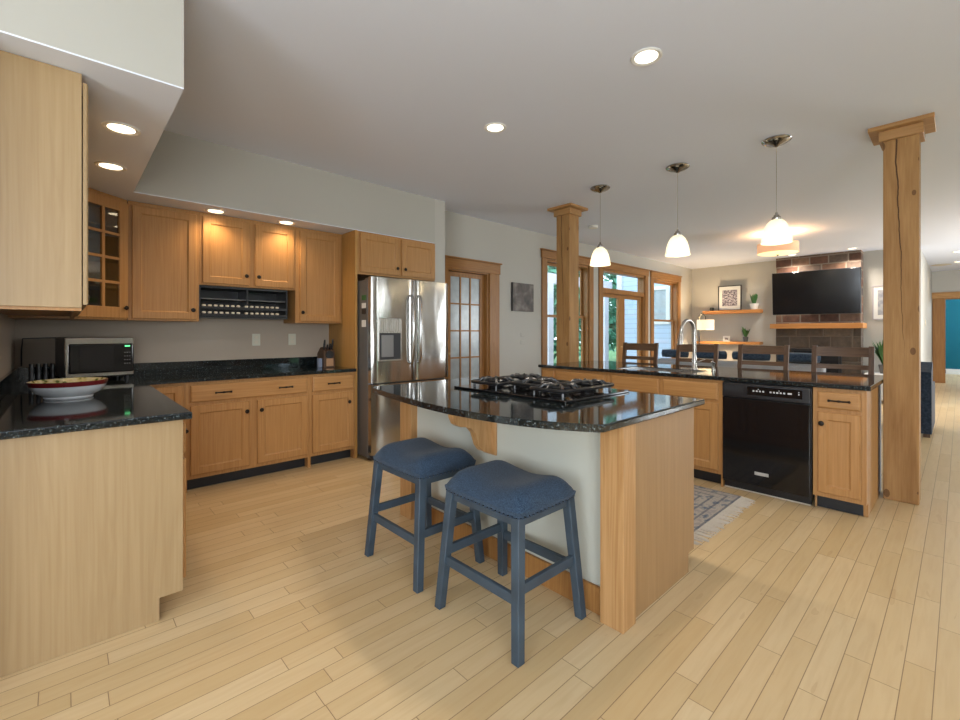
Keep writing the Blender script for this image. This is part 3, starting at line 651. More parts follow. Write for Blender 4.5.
m = MB(); m.box(-.2679, -.248, 2.4, 4.788, .9125, 1.012, .002); m.box(-.248, 2.158, 4.788, 4.808, .9125, 1.012, .002); m.build('backsplash', 'granite', ct)
# tall panel beside the fridge
MB().box(2.164, 2.188, FY, 4.806, .001, 2.318, .001).build('tall_panel', 'amber', label='tall amber maple panel standing left of the refrigerator', cat='cabinet panel')
# upper cabinets
UY = 4.48; TU = TFY(UY); GU = 'maple wall cabinets on the back wall'
def upper(lab, u0, u1, z0, z1, doors, side=None):
    t = thing('wall_cabinet', lab, 'cabinet', ((u0+u1)/2, UY, z0), GU)
    MB(TU).box(u0, u1, -.326, 0, z0, z1, .001).build('body', 'cab', t)
    for a, b, c, d_, ku, kz in doors: d = shaker(TU, a, b, c, d_, t); knob(TU, ku, kz, d)
    return t
upper('maple wall cabinet with one tall door beside the glass corner cabinet', .369, .852, 1.37, 2.318, [(.392, .832, 1.385, 2.285, .805, 1.465)])
upper('short maple wall cabinet with two doors above the wine rack', .854, 1.672, 1.69, 2.318, [(.876, 1.250, 1.705, 2.285, 1.222, 1.79), (1.300, 1.655, 1.705, 2.285, 1.328, 1.79)])
upper('maple wall cabinet with one tall door right of the wine rack', 1.674, 2.160, 1.37, 2.318, [(1.712, 2.135, 1.385, 2.285, 1.735, 1.475)])
# pale upper cabinet at the left with its end panel towards the camera
t = thing('wall_cabinet', 'pale maple wall cabinet with bare end panel at the upper left', 'cabinet', (-.11, 2.42, 1.37))
MB().box(-.268, .052, 2.42, 2.44, 1.372, 2.318, .001).build('end_panel', 'pale', t)
MB().box(-.268, .046, 2.441, 4.175, 1.385, 2.318).build('body', 'cab', t)
m = MB(); m.box(-.268, .052, 2.441, 2.47, 1.36, 1.3845); m.box(.028, .046, 2.47, 4.175, 1.362, 1.3845); m.build('light_rail', 'cab', t)
TLU = TFXP(.055)
for a, b, ku in ((2.425, 3.29, 3.26), (3.30, 4.15, 3.33)):
    d = shaker(TLU, a, b, 1.385, 2.285, t, t=.017, mat='pale'); knob(TLU, ku, 1.465, d)
    for z in (1.46, 2.19): MB().box(.0465, .0549, a+.02, a+.04, z, z+.05, .002).build('hinge', 'hinge', d)
# diagonal corner cabinet with glass door
t = thing('corner_cabinet', 'diagonal maple corner cabinet with eight pane glass door', 'cabinet', (.1, 4.5, 1.37))
A = Vector((.040, 4.197, 0)); B = Vector((.366, 4.482, 0)); U = (B-A).normalized(); Nn = Vector((U.y, -U.x, 0)); LN = (B-A).length
TD = face_tf(A, U, Nn)
poly = [(-.268, 4.195), (.036, 4.195), (.364, 4.484), (.364, 4.806), (-.268, 4.806)]
m = MB(); m.prism(poly, 1.37, 1.39); m.prism(poly, 2.298, 2.318); m.box(-.268, -.25, 4.196, 4.806, 1.39, 2.298); m.box(-.25, .364, 4.79, 4.806, 1.39, 2.298)
m.build('body', 'cab', t)
for z in (1.62, 1.85, 2.08): MB().prism([(-.249, 4.23), (.02, 4.23), (.33, 4.51), (.33, 4.789), (-.249, 4.789)], z, z+.012).build('shelf', 'cabinside', t)
e = .075
m = MB(TD); m.box(0, .03, -.016, 0, 1.39, 2.298); m.box(LN-.03, LN, -.016, 0, 1.39, 2.298); m.box(.03, LN-.03, -.016, 0, 2.27, 2.298); m.box(.03, LN-.03, -.016, 0, 1.39, 1.40); m.build('face_frame', 'cab', t)
m = MB(TD); a, b, z0, z1 = .012, LN-.012, 1.385, 2.285
m.box(a, a+e, .001, .02, z0, z1, .002); m.box(b-e, b, .001, .02, z0, z1, .002); m.box(a+e, b-e, .001, .02, z0, z0+.085, .002); m.box(a+e, b-e, .001, .02, z1-.075, z1, .002)
d = m.build('door', 'cab', t)
m = MB(TD); m.box(LN/2-.011, LN/2+.011, .004, .018, z0+.085, z1-.075)
for k in range(1, 4): z = z0+.085+(z1-z0-.16)*k/4; m.box(a+e, b-e, .0045, .0175, z-.010, z+.010)
m.build('muntin', 'cab', d)
MB(TD).box(a+e, b-e, .006, .009, z0+.085, z1-.075).build('glass_pane', 'cabglass', d)
knob(TD, b-.035, 1.465, d)
# wine rack
t = thing('wine_rack', 'black wine rack with two pegged rails under the short wall cabinet', 'wine rack', (1.24, 4.55, 1.41))
x0, x1 = .856, 1.605; z0, z1 = 1.405, 1.688
m = MB(); m.box(x0, x1, 4.50, 4.795, z1-.02, z1); m.box(x0, x0+.012, 4.50, 4.795, z0, z1-.02); m.box(x1-.012, x1, 4.50, 4.795, z0, z1-.02); m.box(x0+.012, x1-.012, 4.785, 4.795, z0, z1-.02); m.box(x0+.012, x1-.012, 4.50, 4.785, z0, z0+.012)
m.build('frame', 'blackp', t)
MB().box(1.235, 1.250, 4.495, 4.78, z0+.10, z1-.021).build('divider', 'blackp', t)
MB().box(x0+.013, x1-.013, 4.52, 4.78, z0+.165, z0+.172).build('shelf', 'fridgeside', t)
for zz in (z0+.076, z0+.014): MB().box(x0+.013, x1-.013, 4.484, 4.499, zz, zz+.026, .003).build('rail', 'blackp', t)
for row, zz in ((0, z0+.108), (1, z0+.046)):
    for k in range(14):
        x = x0+.035+k*.0455+(.022 if k > 6 else 0)
        MB().lathe([(.001, -.009), (.013, -.008), (.016, 0), (.013, .008), (.001, .009)], (x, 4.49, zz), 12).build('peg', 'ivory', t)
# cabinet above the fridge
TF = TFY(4.2)
t = thing('wall_cabinet', 'maple cabinet with two square doors over the refrigerator', 'cabinet', (2.67, 4.2, 1.875), GU)
MB(TF).box(2.190, 3.183, -.60, 0, 1.875, 2.318, .001).build('body', 'cab', t)
d = shaker(TF, 2.222, 2.688, 1.895, 2.298, t); knob(TF, 2.655, 1.97, d)
d = shaker(TF, 2.722, 3.176, 1.895, 2.298, t); knob(TF, 2.755, 1.97, d)

# ------------------------------------------------------------------ fridge
t = thing('refrigerator', 'stainless french door refrigerator with ice dispenser between amber panel and wall', 'refrigerator', (2.63, 4.2, 0))
MB().box(2.170, 3.133, 3.955, 4.74, .03, 1.80, .004).build('body', 'fridgeside', t)
MB().box(2.19, 3.08, 3.93, 4.0, .005, .06).build('base_grille', 'blackp', t)
def fdoor(u0, u1, z0, z1, name):
    m = MB(); n = 14; pr = []
    for k in range(n+1):
        q = k/n; x = u0+(u1-u0)*q
        g = (x-2.165)/(3.138-2.165)*2-1
        y = 3.862 + .008*g*g + (.018*max(0, 1-min(q, 1-q)/.06)**2)
        pr.append((x, y))
    pr += [(u1, 3.945), (u0, 3.945)]
    m.extr(pr, z0, z1, 'z'); m.smooth = True
    return m.build(name, 'steel', t)
dl = fdoor(2.168, 2.654, .775, 1.825, 'door'); dr = fdoor(2.662, 3.136, .775, 1.825, 'door'); fz = fdoor(2.168, 3.136, .065, .760, 'freezer_drawer')
for par, x in ((dl, 2.612), (dr, 2.704)):
    MB().tube([(x, 3.866, .96), (x, 3.83, .965), (x, 3.815, 1.0), (x, 3.806, 1.3), (x, 3.815, 1.62), (x, 3.83, 1.655), (x, 3.866, 1.66)], [.012, .014, .015, .016, .015, .014, .012], 12).build('handle', 'chrome', par)
MB().tube([(2.25, 3.876, .70), (2.25, 3.83, .70), (2.28, 3.815, .70), (2.63, 3.805, .70), (3.0, 3.815, .70), (3.03, 3.83, .70), (3.03, 3.876, .70)], .014, 12).build('handle', 'chrome', fz)
ds = MB().box(2.232, 2.500, 3.856, 3.88, .99, 1.42, .004).build('dispenser', 'steelb', dl)
MB().box(2.245, 2.487, 3.853, 3.858, 1.005, 1.27, .002).build('dispenser_recess', 'kick', ds)
MB().box(2.262, 2.40, 3.848, 3.856, 1.03, 1.25, .003).build('dispenser_paddle', 'fridgeside', ds)
MB().box(2.238, 2.494, 3.850, 3.858, 1.285, 1.41, .002).build('dispenser_panel', 'steelb', ds)
MB().box(2.99, 3.09, 3.870, 3.879, 1.745, 1.765, .002).build('badge', 'badge', dr)
m = MB(); m.box(2.19, 2.26, 3.96, 4.05, 1.801, 1.823, .004); m.box(3.01, 3.08, 3.96, 4.05, 1.801, 1.823, .004); m.build('hinge_cover', 'fridgeside', t)
t.location.x += .033; t.location.y += .045
for k, (z, mt, h) in enumerate(((1.60, 'leafin', .05), (1.52, 'white', .05), (1.46, 'blackp', .05), (1.33, 'white', .07))):
    MB().box(2.197, 2.2025, 4.035, 4.115, z, z+h, .001).build('fridge_magnet', mt, label=['green square magnet on the refrigerator side, topmost', 'white magnet on the refrigerator side under the green one', 'black magnet on the refrigerator side below the white one', 'white paper note lowest on the refrigerator side'][k], cat='magnet', group='magnets on the refrigerator side')

# ------------------------------------------------------------------ island
t = thing('kitchen_island', 'maple kitchen island with cream panel, corner posts and corbel', 'kitchen island', (2.1, 1.8, 0))
MB().box(1.775, 2.42, 1.012, 2.66, .001, .879).build('body', 'cream', t)
MB().box(2.42, 2.50, 1.012, 2.66, .10, .879).build('cabinet_front', 'cab', t)
m = MB(); m.extr([(1.83, .0005), (2.43, .0005), (2.43, .10), (2.50, .10), (2.50, .879), (1.83, .879)], .985, 1.011, 'y').build('end_panel', 'endp', t)
for y0, y1 in ((.966, 1.078), (2.54, 2.672)): MB().box(1.722, 1.829, y0, y1, .0005, .879, .002).build('corner_post', 'islandpost', t)
MB().box(1.758, 1.7745, 1.0785, 2.5395, .0005, .125, .003).build('baseboard', 'oak', t)
MB().box(1.748, 1.7745, 1.0785, 2.5395, .85, .879).build('top_rail', 'islandpost', t)
cb = MB()
prof = [(1.762, .848), (1.485, .848), (1.488, .825), (1.505, .790), (1.535, .772), (1.575, .766), (1.610, .755), (1.640, .725), (1.655, .690), (1.668, .650), (1.695, .618), (1.735, .600), (1.762, .598)]
cb.extr(prof, 1.80, 1.845, 'y'); cb.build('corbel', 'islandpost', t)
MB().box(1.7625, 1.7745, 1.765, 1.870, .585, .849, .002).build('corbel_plate', 'islandpost', t)
TI = TFXP(2.50)
for a, b in ((1.03, 1.55), (1.57, 2.10), (2.12, 2.645)):
    d = slabfront(TI, a, b, .712, .853, t, mat='cabhy'); pull(TI, (a+b)/2, .782, d)
    d = shaker(TI, a, b, .132, .686, t); knob(TI, a+.035, .60, d)
kn_ = [(.905, 1.575), (.945, 1.542), (1.13, 1.440), (1.34, 1.378), (1.60, 1.352), (1.80, 1.354), (2.05, 1.382), (2.32, 1.424), (2.62, 1.476), (2.70, 1.49)]
arc = []
for k in range(1, len(kn_)-2):
    for q in range(6):
        u = q/6; p = [kn_[k-1], kn_[k], kn_[k+1], kn_[k+2]]
        arc.append(tuple(.5*((2*p[1][c])+(-p[0][c]+p[2][c])*u+(2*p[0][c]-5*p[1][c]+4*p[2][c]-p[3][c])*u*u+(-p[0][c]+3*p[1][c]-3*p[2][c]+p[3][c])*u**3) for c in (1, 0)))
arc.append((1.476, 2.62))
cpoly = [(2.545, .945)] + arc + [(1.52, 2.69), (2.545, 2.69)]
MB().prism(cpoly[::-1], .880, .912, .007).build('countertop', 'granite', label='black granite island countertop with bowed front edge under the cooktop', cat='countertop')
# cooktop
t = thing('gas_cooktop', 'black gas cooktop with five iron grates set in the island counter', 'cooktop', (2.2, 1.8, .913))
MB().box(1.86, 2.50, 1.36, 2.25, .9125, .925, .004, 2).build('glass_plate', 'black', t)
bs = [(2.03, 1.53), (2.31, 1.53), (2.17, 1.78), (2.03, 2.03), (2.31, 2.03)]
for x, y in bs:
    b = MB().lathe([(.05, .9255), (.052, .934), (.035, .940), (.034, .947), (.030, .950), (.001, .951)], (x, y, 0), 20).build('burner', 'iron', t)
def grate(xs, ys, cs):
    m = MB(); z = .968; r = .011
    xa, xb = xs; ya, yb = ys
    cr = .03
    pts = []
    for (cx, cy, a0) in ((xb-cr, yb-cr, 0), (xa+cr, yb-cr, 90), (xa+cr, ya+cr, 180), (xb-cr, ya+cr, 270)):
        for k in range(5): a = math.radians(a0+k*22.5); pts.append((cx+cr*math.cos(a), cy+cr*math.sin(a), z-.008))
    pts.append(pts[0]); m.tube(pts, r, 7)
    for (x, y) in ((xa+.02, ya+.02), (xb-.02, ya+.02), (xa+.02, yb-.02), (xb-.02, yb-.02)): m.tube([(x, y, .9255), (x, y, z-.006)], [.009, .008], 7)
    for cx, cy in cs:
        ring = [(cx+.075*math.cos(k*PI/8), cy+.075*math.sin(k*PI/8), z+.002) for k in range(17)]
        m.tube(ring, .009, 7)
        m.tube([(cx+.042*math.cos(k*PI/6), cy+.042*math.sin(k*PI/6), z-.012) for k in range(13)], .006, 6)
        for k in range(8):
            a = k*PI/4
            dx, dy = math.cos(a), math.sin(a)
            L = min((xb-cx)/dx if dx > .01 else 9, (cx-xa)/-dx if dx < -.01 else 9, (yb-cy)/dy if dy > .01 else 9, (cy-ya)/-dy if dy < -.01 else 9)
            if k % 2: L = min(L, .115)
            m.tube([(cx+dx*.030, cy+dy*.030, z+.002), (cx+dx*.055, cy+dy*.055, z+.012), (cx+dx*(L*.75), cy+dy*(L*.75), z+.012), (cx+dx*(L-.004), cy+dy*(L-.004), z-.006)], [.007, .010, .010, .009], 7)
    m.build('grate', 'iron', t)
grate((1.91, 2.42), (1.415, 1.65), [bs[0], bs[1]]); grate((2.02, 2.32), (1.662, 1.898), [bs[2]]); grate((1.91, 2.42), (1.91, 2.145), [bs[3], bs[4]])
for k in range(5): MB().lathe([(.019, .9255), (.019, .938), (.014, .948), (.001, .949)], (2.455, 1.63+k*.075, 0), 14).build('control_knob', 'blackp', t)

# ------------------------------------------------------------------ saddle stools
def stool(x, y, lab):
    t = thing('saddle_stool', lab, 'stool', (0, 0, 0), 'blue saddle stools at the island')
    hx, hy = .197, .240
    def seat(u, v):
        a, b = u*2-1, v*2-1
        def sq(p): return math.copysign(abs(p)**1.0, p)
        ex = max(abs(a), abs(b))
        px, py = a*hx, b*hy
        rim = (1-max(0, (abs(a)-.35)/.65)**2.6)*(1-max(0, (abs(b)-.55)/.45)**2.6)
        z = .566 + (.048 + .046*(abs(b)**1.5))*rim**.75
        k = 1-.035*max(0, (min(abs(a), abs(b))-.6)/.4)
        return (px*k, py*k, z)
    m = MB(); m.grid(seat, 28, 28)
    # underside skirt of the cushion
    def skirt(u, v):
        n = 4*28; i = u*4; s = int(i) % 4; q = i-int(i)
        if u >= .9999: s, q = 3, 1.
        a, b = [(q*2-1, -1), (1, q*2-1), (1-q*2, 1), (-1, 1-q*2)][s]
        px, py, pz = seat((a+1)/2, (b+1)/2)
        f = 1-.03*v
        return (px*f, py*f, pz-.030*v)
    m.grid(skirt, 112, 3)
    bmesh.ops.remove_doubles(m.bm, verts=m.bm.verts, dist=2e-4)
    st = m.build('seat', 'stoolfab', t)
    n = MB()
    for s in range(4):
        cnt = 16 if s % 2 == 0 else 20
        for k in range(cnt):
            q = (k+.5)/cnt; a, b = [(q*2-1, -1), (1, q*2-1), (1-q*2, 1), (-1, 1-q*2)][s]
            px, py, pz = seat((a+1)/2, (b+1)/2)
            n.lathe([(.0005, -.003), (.0052, 0), (.0005, .003)], (px*.99, py*.99, pz-.021), 6)
    n.build('nail_trim', 'nail', st)
    m = MB(); ax, ay = .165, .205
    def curved(fixed, along_y):
        for sgn in (-1, 1):
            if along_y: m.extr([(-ay, .503), (ay, .503), (ay, .570), (ay*.5, .556), (0, .550), (-ay*.5, .556), (-ay, .570)], sgn*ax-.011, sgn*ax+.011, 'x')
            else: m.box(-ax, ax, sgn*ay-.011, sgn*ay+.011, .503, .570)
    curved(0, True); curved(0, False); m.build('apron', 'stoolwood', t)
    tx, ty, bx, by = .163, .203, .208, .243
    def lp(sx, sy, z): q = 1-z/.568; return (sx*(tx+(bx-tx)*q), sy*(ty+(by-ty)*q))
    for sx in (-1, 1):
        for sy in (-1, 1):
            m = MB(); w = .021
            def ring(z, w):
                cx, cy = lp(sx, sy, z)
                return m.verts([(cx-w, cy-w, z), (cx+w, cy-w, z), (cx+w, cy+w, z), (cx-w, cy+w, z)])
            a, b = ring(.0005, .0195), ring(.568, .0215)
            m.face(a[::-1]); m.face(b)
            for k in range(4): m.face([a[k], a[(k+1) % 4], b[(k+1) % 4], b[k]])
            bmesh.ops.bevel(m.bm, geom=list(m.bm.edges), offset=.003, segments=1, affect='EDGES')
            m.build('leg', 'stoolwood', t)
    for sx in (-1, 1):
        cx, cy = lp(sx, 1, .225); MB().box(cx-.010, cx+.010, -cy+.015, cy-.015, .205, .247, .002).build('stretcher', 'stoolwood', t)
    for sy in (-1, 1):
        cx, cy = lp(1, sy, .262); MB().box(-cx+.015, cx-.015, cy-.010, cy+.010, .243, .285, .002).build('stretcher', 'stoolwood', t)
    t.location = (x, y, 0)
    return t
s1 = stool(1.483, 1.40, 'blue saddle stool nearest the camera, in front of the island post')
dup(s1, (1.483, 2.06, 0), 'blue saddle stool farther back, toward the refrigerator')

# ------------------------------------------------------------------ sink run
RX = 3.975; TR2 = TFX(RX); GR = 'maple base cabinets of the sink run'
def run_body(t, u0, u1, kick=True):
    MB(TR2).box(u0, u1, -.615, 0, .10, .879).build('body', 'cab', t)
    MB(TR2).box(u0+.012, u1-.012, -.10, -.075, .001, .0995).build('toe_kick', 'kick', t)
    for a in (u0, u1-.012): MB(TR2).box(a, a+.012, -.55, -.001, .0, .0999).build('side_foot', 'cab', t)
t = thing('base_cabinet', 'maple sink run cabinet at the far end beside the slim timber post', 'cabinet', (RX, 2.82, 0), GR)
run_body(t, 2.395, 3.24)
slabfront(TR2, 3.06, 3.215, .745, .853, t, mat='cabhy'); shaker(TR2, 3.06, 3.215, .132, .72, t, .04)
slabfront(TR2, 2.425, 3.03, .745, .853, t, mat='cabhy'); shaker(TR2, 2.425, 2.72, .132, .72, t); shaker(TR2, 2.735, 3.03, .132, .72, t)
t = thing('sink_cabinet', 'maple sink cabinet with false drawer fronts left of the dishwasher', 'cabinet', (RX, 1.87, 0), GR)
m = MB(TR2); m.box(1.336, 2.393, -.615, 0, .10, .69); m.box(1.336, 2.393, -.08, 0, .69, .879); m.box(1.336, 2.393, -.615, -.53, .69, .879); m.box(1.336, 1.60, -.53, -.08, .69, .879); m.build('body', 'cab', t)
MB(TR2).box(1.348, 2.381, -.10, -.075, .001, .0995).build('toe_kick', 'kick', t)
for a in (1.336, 2.381): MB(TR2).box(a, a+.012, -.55, -.001, .0, .0999).build('side_foot', 'cab', t)
for a, b in ((1.368, 1.832), (1.872, 2.355)):
    slabfront(TR2, a, b, .712, .853, t, mat='cabhy', name='false_front'); d = shaker(TR2, a, b, .132, .686, t); knob(TR2, b-.03 if a < 1.5 else a+.03, .62, d)
t = thing('base_cabinet', 'maple end cabinet between dishwasher and thick timber post', 'cabinet', (RX, .58, 0), GR)
MB(TR2).box(.458, .728, -.615, 0, .10, .879).build('body', 'cab', t)
MB().extr([(RX, .10), (RX, .879), (4.598, .879), (4.598, .0005), (RX+.075, .0005), (RX+.075, .10)], .432, .4575, 'y').build('end_panel', 'cab', t)
m = MB(TR2); m.box(.4575, .716, -.10, -.075, .001, .0995).build('toe_kick', 'kick', t); MB(TR2).box(.716, .728, -.3, -.06, 0.0005, .0999).build('side_foot', 'islandpost', t)
d = slabfront(TR2, .462, .700, .735, .853, t, mat='cabhy'); pull(TR2, .575, .795, d, L=.10)
d = shaker(TR2, .462, .698, .132, .708, t, .052); knob(TR2, .675, .628, d)
# dishwasher
t = thing('dishwasher', 'black dishwasher with a button panel built into the sink run', 'dishwasher', (RX, 1.04, 0))
MB(TR2).box(.736, 1.330, -.60, -.002, .06, .872).build('body', 'blackp', t)
MB(TR2).box(.748, 1.332, -.07, -.04, .004, .075).build('toe_panel', 'blackp', t)
MB(TR2).box(.748, 1.332, -.039, -.033, .002, .010).build('floor_strip', 'ivory', t)
dr = MB(TR2).box(.740, 1.327, 0, .030, .078, .752, .006, 2).build('door', 'black', t)
MB(TR2).box(.752, 1.318, -.001, .012, .735, .751).build('grip_shadow', 'kick', dr)
cp = MB(TR2).box(.740, 1.327, 0, .036, .757, .868, .006, 2).build('control_panel', 'blackp', t)
MB(TR2).box(.785, 1.145, .0361, .0375, .785, .850, .001).build('display_window', 'black', cp)
m = MB(TR2)
for u, w in ((1.10, .012), (1.078, .012), (1.056, .012), (1.034, .012), (.985, .012), (.963, .012), (.941, .014), (.919, .012), (.897, .012), (.862, .026), (.806, .006)): m.box(u-w/2, u+w/2, .0374, .0382, .812, .824)
for u in (1.067, .93, .806): m.box(u-.004, u+.004, .0374, .0382, .831, .836)
m.build('button_print', 'label', cp)
m = MB(TR2)
m.loops([(1.17, 1.315, .80, .85, .0362), (1.17, 1.315, .80, .85, .037)]); m.build('vent_cover', 'kick', cp)
MB(TR2).box(1.00, 1.095, .030, .0325, .165, .190, .001).build('badge', 'badge', dr)
# pony wall and countertop
MB().box(4.602, 4.85, .437, 3.235, .0, .879).build('wall_pony', 'gray', kind='structure')
ct = thing('countertop', 'long black granite sink countertop with overhang for the walnut stools', 'countertop', (4.5, 1.84, .88))
m = MB()
xs = [3.943, 4.085, 4.485, 5.08]; ys = [.408, 1.625, 2.385, 3.268]
for z, fl in ((.912, 0), (.880, 1)):
    vv = {(i, j): m.bm.verts.new((xs[i], ys[j], z)) for i in range(4) for j in range(4)}
    for i in range(3):
        for j in range(3):
            if (i, j) == (1, 1): continue
            m.face([vv[i, j], vv[i+1, j], vv[i+1, j+1], vv[i, j+1]])
    if fl == 0: top = vv
    else: bot = vv
def wallq(a, b): m.face([bot[a], bot[b], top[b], top[a]])
for i in range(3): wallq((i, 0), (i+1, 0)); wallq((i+1, 3), (i, 3)); wallq((0, i+1), (0, i)); wallq((3, i), (3, i+1))
wallq((2, 1), (1, 1)); wallq((1, 2), (2, 2)); wallq((1, 1), (1, 2)); wallq((2, 2), (2, 1))
bmesh.ops.recalc_face_normals(m.bm, faces=m.bm.faces)
es = [e for e in m.bm.edges if e.calc_face_angle(0) > 1 and abs(e.verts[0].co.z-e.verts[1].co.z) < 1e-6]
bmesh.ops.bevel(m.bm, geom=es, offset=.005, segments=2, affect='EDGES', profile=.5)
m.build('slab', 'granite', ct)
t = thing('kitchen_sink', 'stainless sink bowl sunk in the long granite counter', 'sink', (4.285, 2.0, .70))
m = MB(); r = [(4.0855, 4.4845, 1.6255, 2.3845, .906), (4.09, 4.48, 1.63, 2.38, .906), (4.10, 4.47, 1.64, 2.37, .72), (4.12, 4.45, 1.66, 2.35, .70)]
rg = [m.verts([(a, c, z), (b, c, z), (b, d_, z), (a, d_, z)]) for a, b, c, d_, z in r]
for a, b in zip(rg, rg[1:]):
    for k in range(4): m.face([a[k], a[(k+1) % 4], b[(k+1) % 4], b[k]])
m.face(rg[-1]); m.build('basin', 'sinkm', t)
MB().lathe([(.001, .7015), (.035, .7015), (.04, .704), (.03, .703), (.001, .7025)], (4.28, 2.0, 0), 20).build('drain', 'chrome', t)
t = thing('kitchen_faucet', 'tall gooseneck pull down faucet behind the sink', 'faucet', (4.56, 1.79, .913))
fx, fy = 4.56, 1.79
MB().lathe([(.030, .9125), (.030, .922), (.024, .930), (.022, .990), (.019, 1.05), (.015, 1.06)], (fx, fy, 0), 20).build('base', 'steelb', t)
pts = [(fx, fy, 1.05), (fx, fy, 1.28)]
for k in range(1, 13): a = PI-k*PI/12*1.08; pts.append((fx-.105-.105*math.cos(a), fy+.045*k/12, 1.29+.105*math.sin(a)))
MB().tube(pts, .016, 12).build('spout', 'steelb', t)
e = Vector(pts[-1]); MB().tube([tuple(e+Vector((.002, 0, .01))), tuple(e+Vector((-.004, 0, -.02))), tuple(e+Vector((-.014, 0, -.085))), tuple(e+Vector((-.017, 0, -.105)))], [.017, .019, .026, .025], 12).build('spray_head', 'steelb', t)
MB().tube([(fx, fy-.02, .985), (fx, fy-.045, .990), (fx-.01, fy-.10, 1.015)], [.010, .008, .006], 8).build('lever', 'steelb', t)
t = thing('soap_dispenser', 'short metal soap dispenser beside the faucet', 'soap dispenser', (4.52, 1.60, .913))
MB().lathe([(.020, .9125), (.020, .925), (.013, .932), (.012, .972), (.017, .978), (.017, .990), (.002, .992)], (4.52, 1.60, 0), 14).build('pump_body', 'steelb', t)
MB().tube([(4.52, 1.60, .990), (4.50, 1.60, 1.000), (4.455, 1.60, .995)], [.008, .008, .006], 8).build('nozzle', 'steelb', t)

# ------------------------------------------------------------------ timber posts
def post(x, y, s, lab, mat, capo=.082):
    t = thing('timber_post', lab, 'post', (x+s/2, y+s/2, 0))
    MB().box(x, x+s, y, y+s, .0005, CZ-.001, .004).build('shaft', mat, t)
    MB().box(x-.024, x+s+.024, y-.024, y+s+.024, CZ-.105, CZ-.0315, .002).build('cap_block', 'cap', t)
    c = MB(); o = capo
    c.box(x-o, x+s+o, y-o, y+s+o, CZ-.031, CZ-.0005, .003); c.build('cap_board', 'cap', t)
post(4.602, .207, .198, 'thick knotty timber post with a long crack at the end of the sink run', 'timber')
post(4.545, 3.272, .200, 'slim smooth timber post at the far end of the sink counter', 'timber2')

# ------------------------------------------------------------------ walnut counter stools
def chair(y, lab):
    t = thing('counter_chair', lab, 'chair', (0, 0, 0), 'walnut ladder back chairs at the sink counter')
    w = .235
    MB().box(-.21, .21, -w+.005, w-.005, .615, .655, .012, 2).build('seat', 'walnut', t)
    m = MB(); m.box(-.19, .19, -w+.02, w-.02, .555, .6145); m.build('apron', 'walnut', t)
    for s in (-1, 1):
        MB().box(-.205, -.165, s*(w-.022)-.020, s*(w-.022)+.020, .0005, .6149, .003).build('leg', 'walnut', t)
        m = MB(); sec = [(.185, .0005), (.195, .62), (.205, .80), (.255, 1.145)]
        rg = [m.verts([(x-.016, s*(w-.020)-.020, z), (x+.020, s*(w-.020)-.020, z), (x+.020, s*(w-.020)+.020, z), (x-.016, s*(w-.020)+.020, z)]) for x, z in sec]
        for a, b in zip(rg, rg[1:]):
            for k in range(4): m.face([a[k], a[(k+1) % 4], b[(k+1) % 4], b[k]])
        m.face(rg[0][::-1]); m.face(rg[-1])
        m.build('leg', 'walnut', t)
    for z0, z1 in ((1.045, 1.135), (.925, .968), (.800, .875)):
        m = MB()
        def sl(u, v, z0=z0, z1=z1):
            b = u*2-1; z = z0+(z1-z0)*v
            x = .205+(z-.80)/.345*.05+.012*(1-b*b)
            return (x, b*(w-.04), z)
        g1 = [[m.bm.verts.new(Vector(sl(i/10, j))+Vector((dx, 0, 0))) for dx, j in ((-.009, 0), (-.009, 1), (.009, 1), (.009, 0))] for i in range(11)]
        for a, b in zip(g1, g1[1:]):
            for k in range(4): m.face([a[k], a[(k+1) % 4], b[(k+1) % 4], b[k]])
        m.face(g1[0][::-1]); m.face(g1[-1]); m.build('back_slat', 'walnuty', t)
    for s in (-1, 1): MB().box(-.166, .186, s*(w-.022)-.010, s*(w-.022)+.010, .20, .235).build('stretcher', 'walnut', t)
    MB().box(-.195, -.175, -w+.042, w-.042, .27, .31).build('footrest', 'walnut', t)
    t.location = (5.225, y, 0)
    return t
c1 = chair(.775, 'walnut ladder back chair nearest the thick timber post')
dup(c1, (5.225, 1.44, 0), 'walnut ladder back chair opposite the dishwasher panel, second from the thick post')
dup(c1, (5.225, 2.12, 0), 'walnut ladder back chair directly behind the faucet')
dup(c1, (5.225, 2.83, 0), 'walnut ladder back chair in front of the patio doors')

# ------------------------------------------------------------------ things on the kitchen counters and wall
t = thing('serving_bowl', 'wide white bowl with dark red rim on the left granite counter', 'bowl', (.02, 3.36, .9125))
bx, by, bz = .02, 3.36, .9125
MB().lathe([(.001, .0), (.100, .0), (.104, .007), (.101, .013), (.136, .034), (.156, .060), (.1635, .083), (.158, .083), (.150, .062), (.13, .040), (.09, .024), (.001, .022)], (bx, by, bz), 48).build('bowl_body', 'bowlw', t)
MB().lathe([(0.1602, 0.0712), (0.1661, 0.0883), (0.1672, 0.0960), (0.1646, 0.0969), (0.1580, 0.0817)], (bx, by, bz), 48, caps=False).build('rim_band', 'bowlred', t)
m, nt, b_ = newmat('bowl_inside')
v_ = nd(nt, 'ShaderNodeTexVoronoi', {'Vector': coords(nt), 'Scale': 38.})
nt.links.new(ramp(nt, v_.outputs['Distance'], [(.25, (.10, .13, .03)), (.4, (.50, .42, .18)), (.7, (.62, .55, .34))]), b_.inputs['Base Color']); b_.inputs['Roughness'].default_value = .2
M['bowlin'] = m
MB().lathe([(0.1639, 0.0964), (0.1548, 0.0836), (0.1424, 0.0627), (0.1132, 0.0446), (0.0730, 0.0294), (0.0007, 0.0276)], (bx, by, bz), 48, caps=False).build('painted_lining', 'bowlin', t)
t = thing('microwave', 'stainless microwave with black door in the counter corner', 'microwave', (.195, 4.42, .9125))
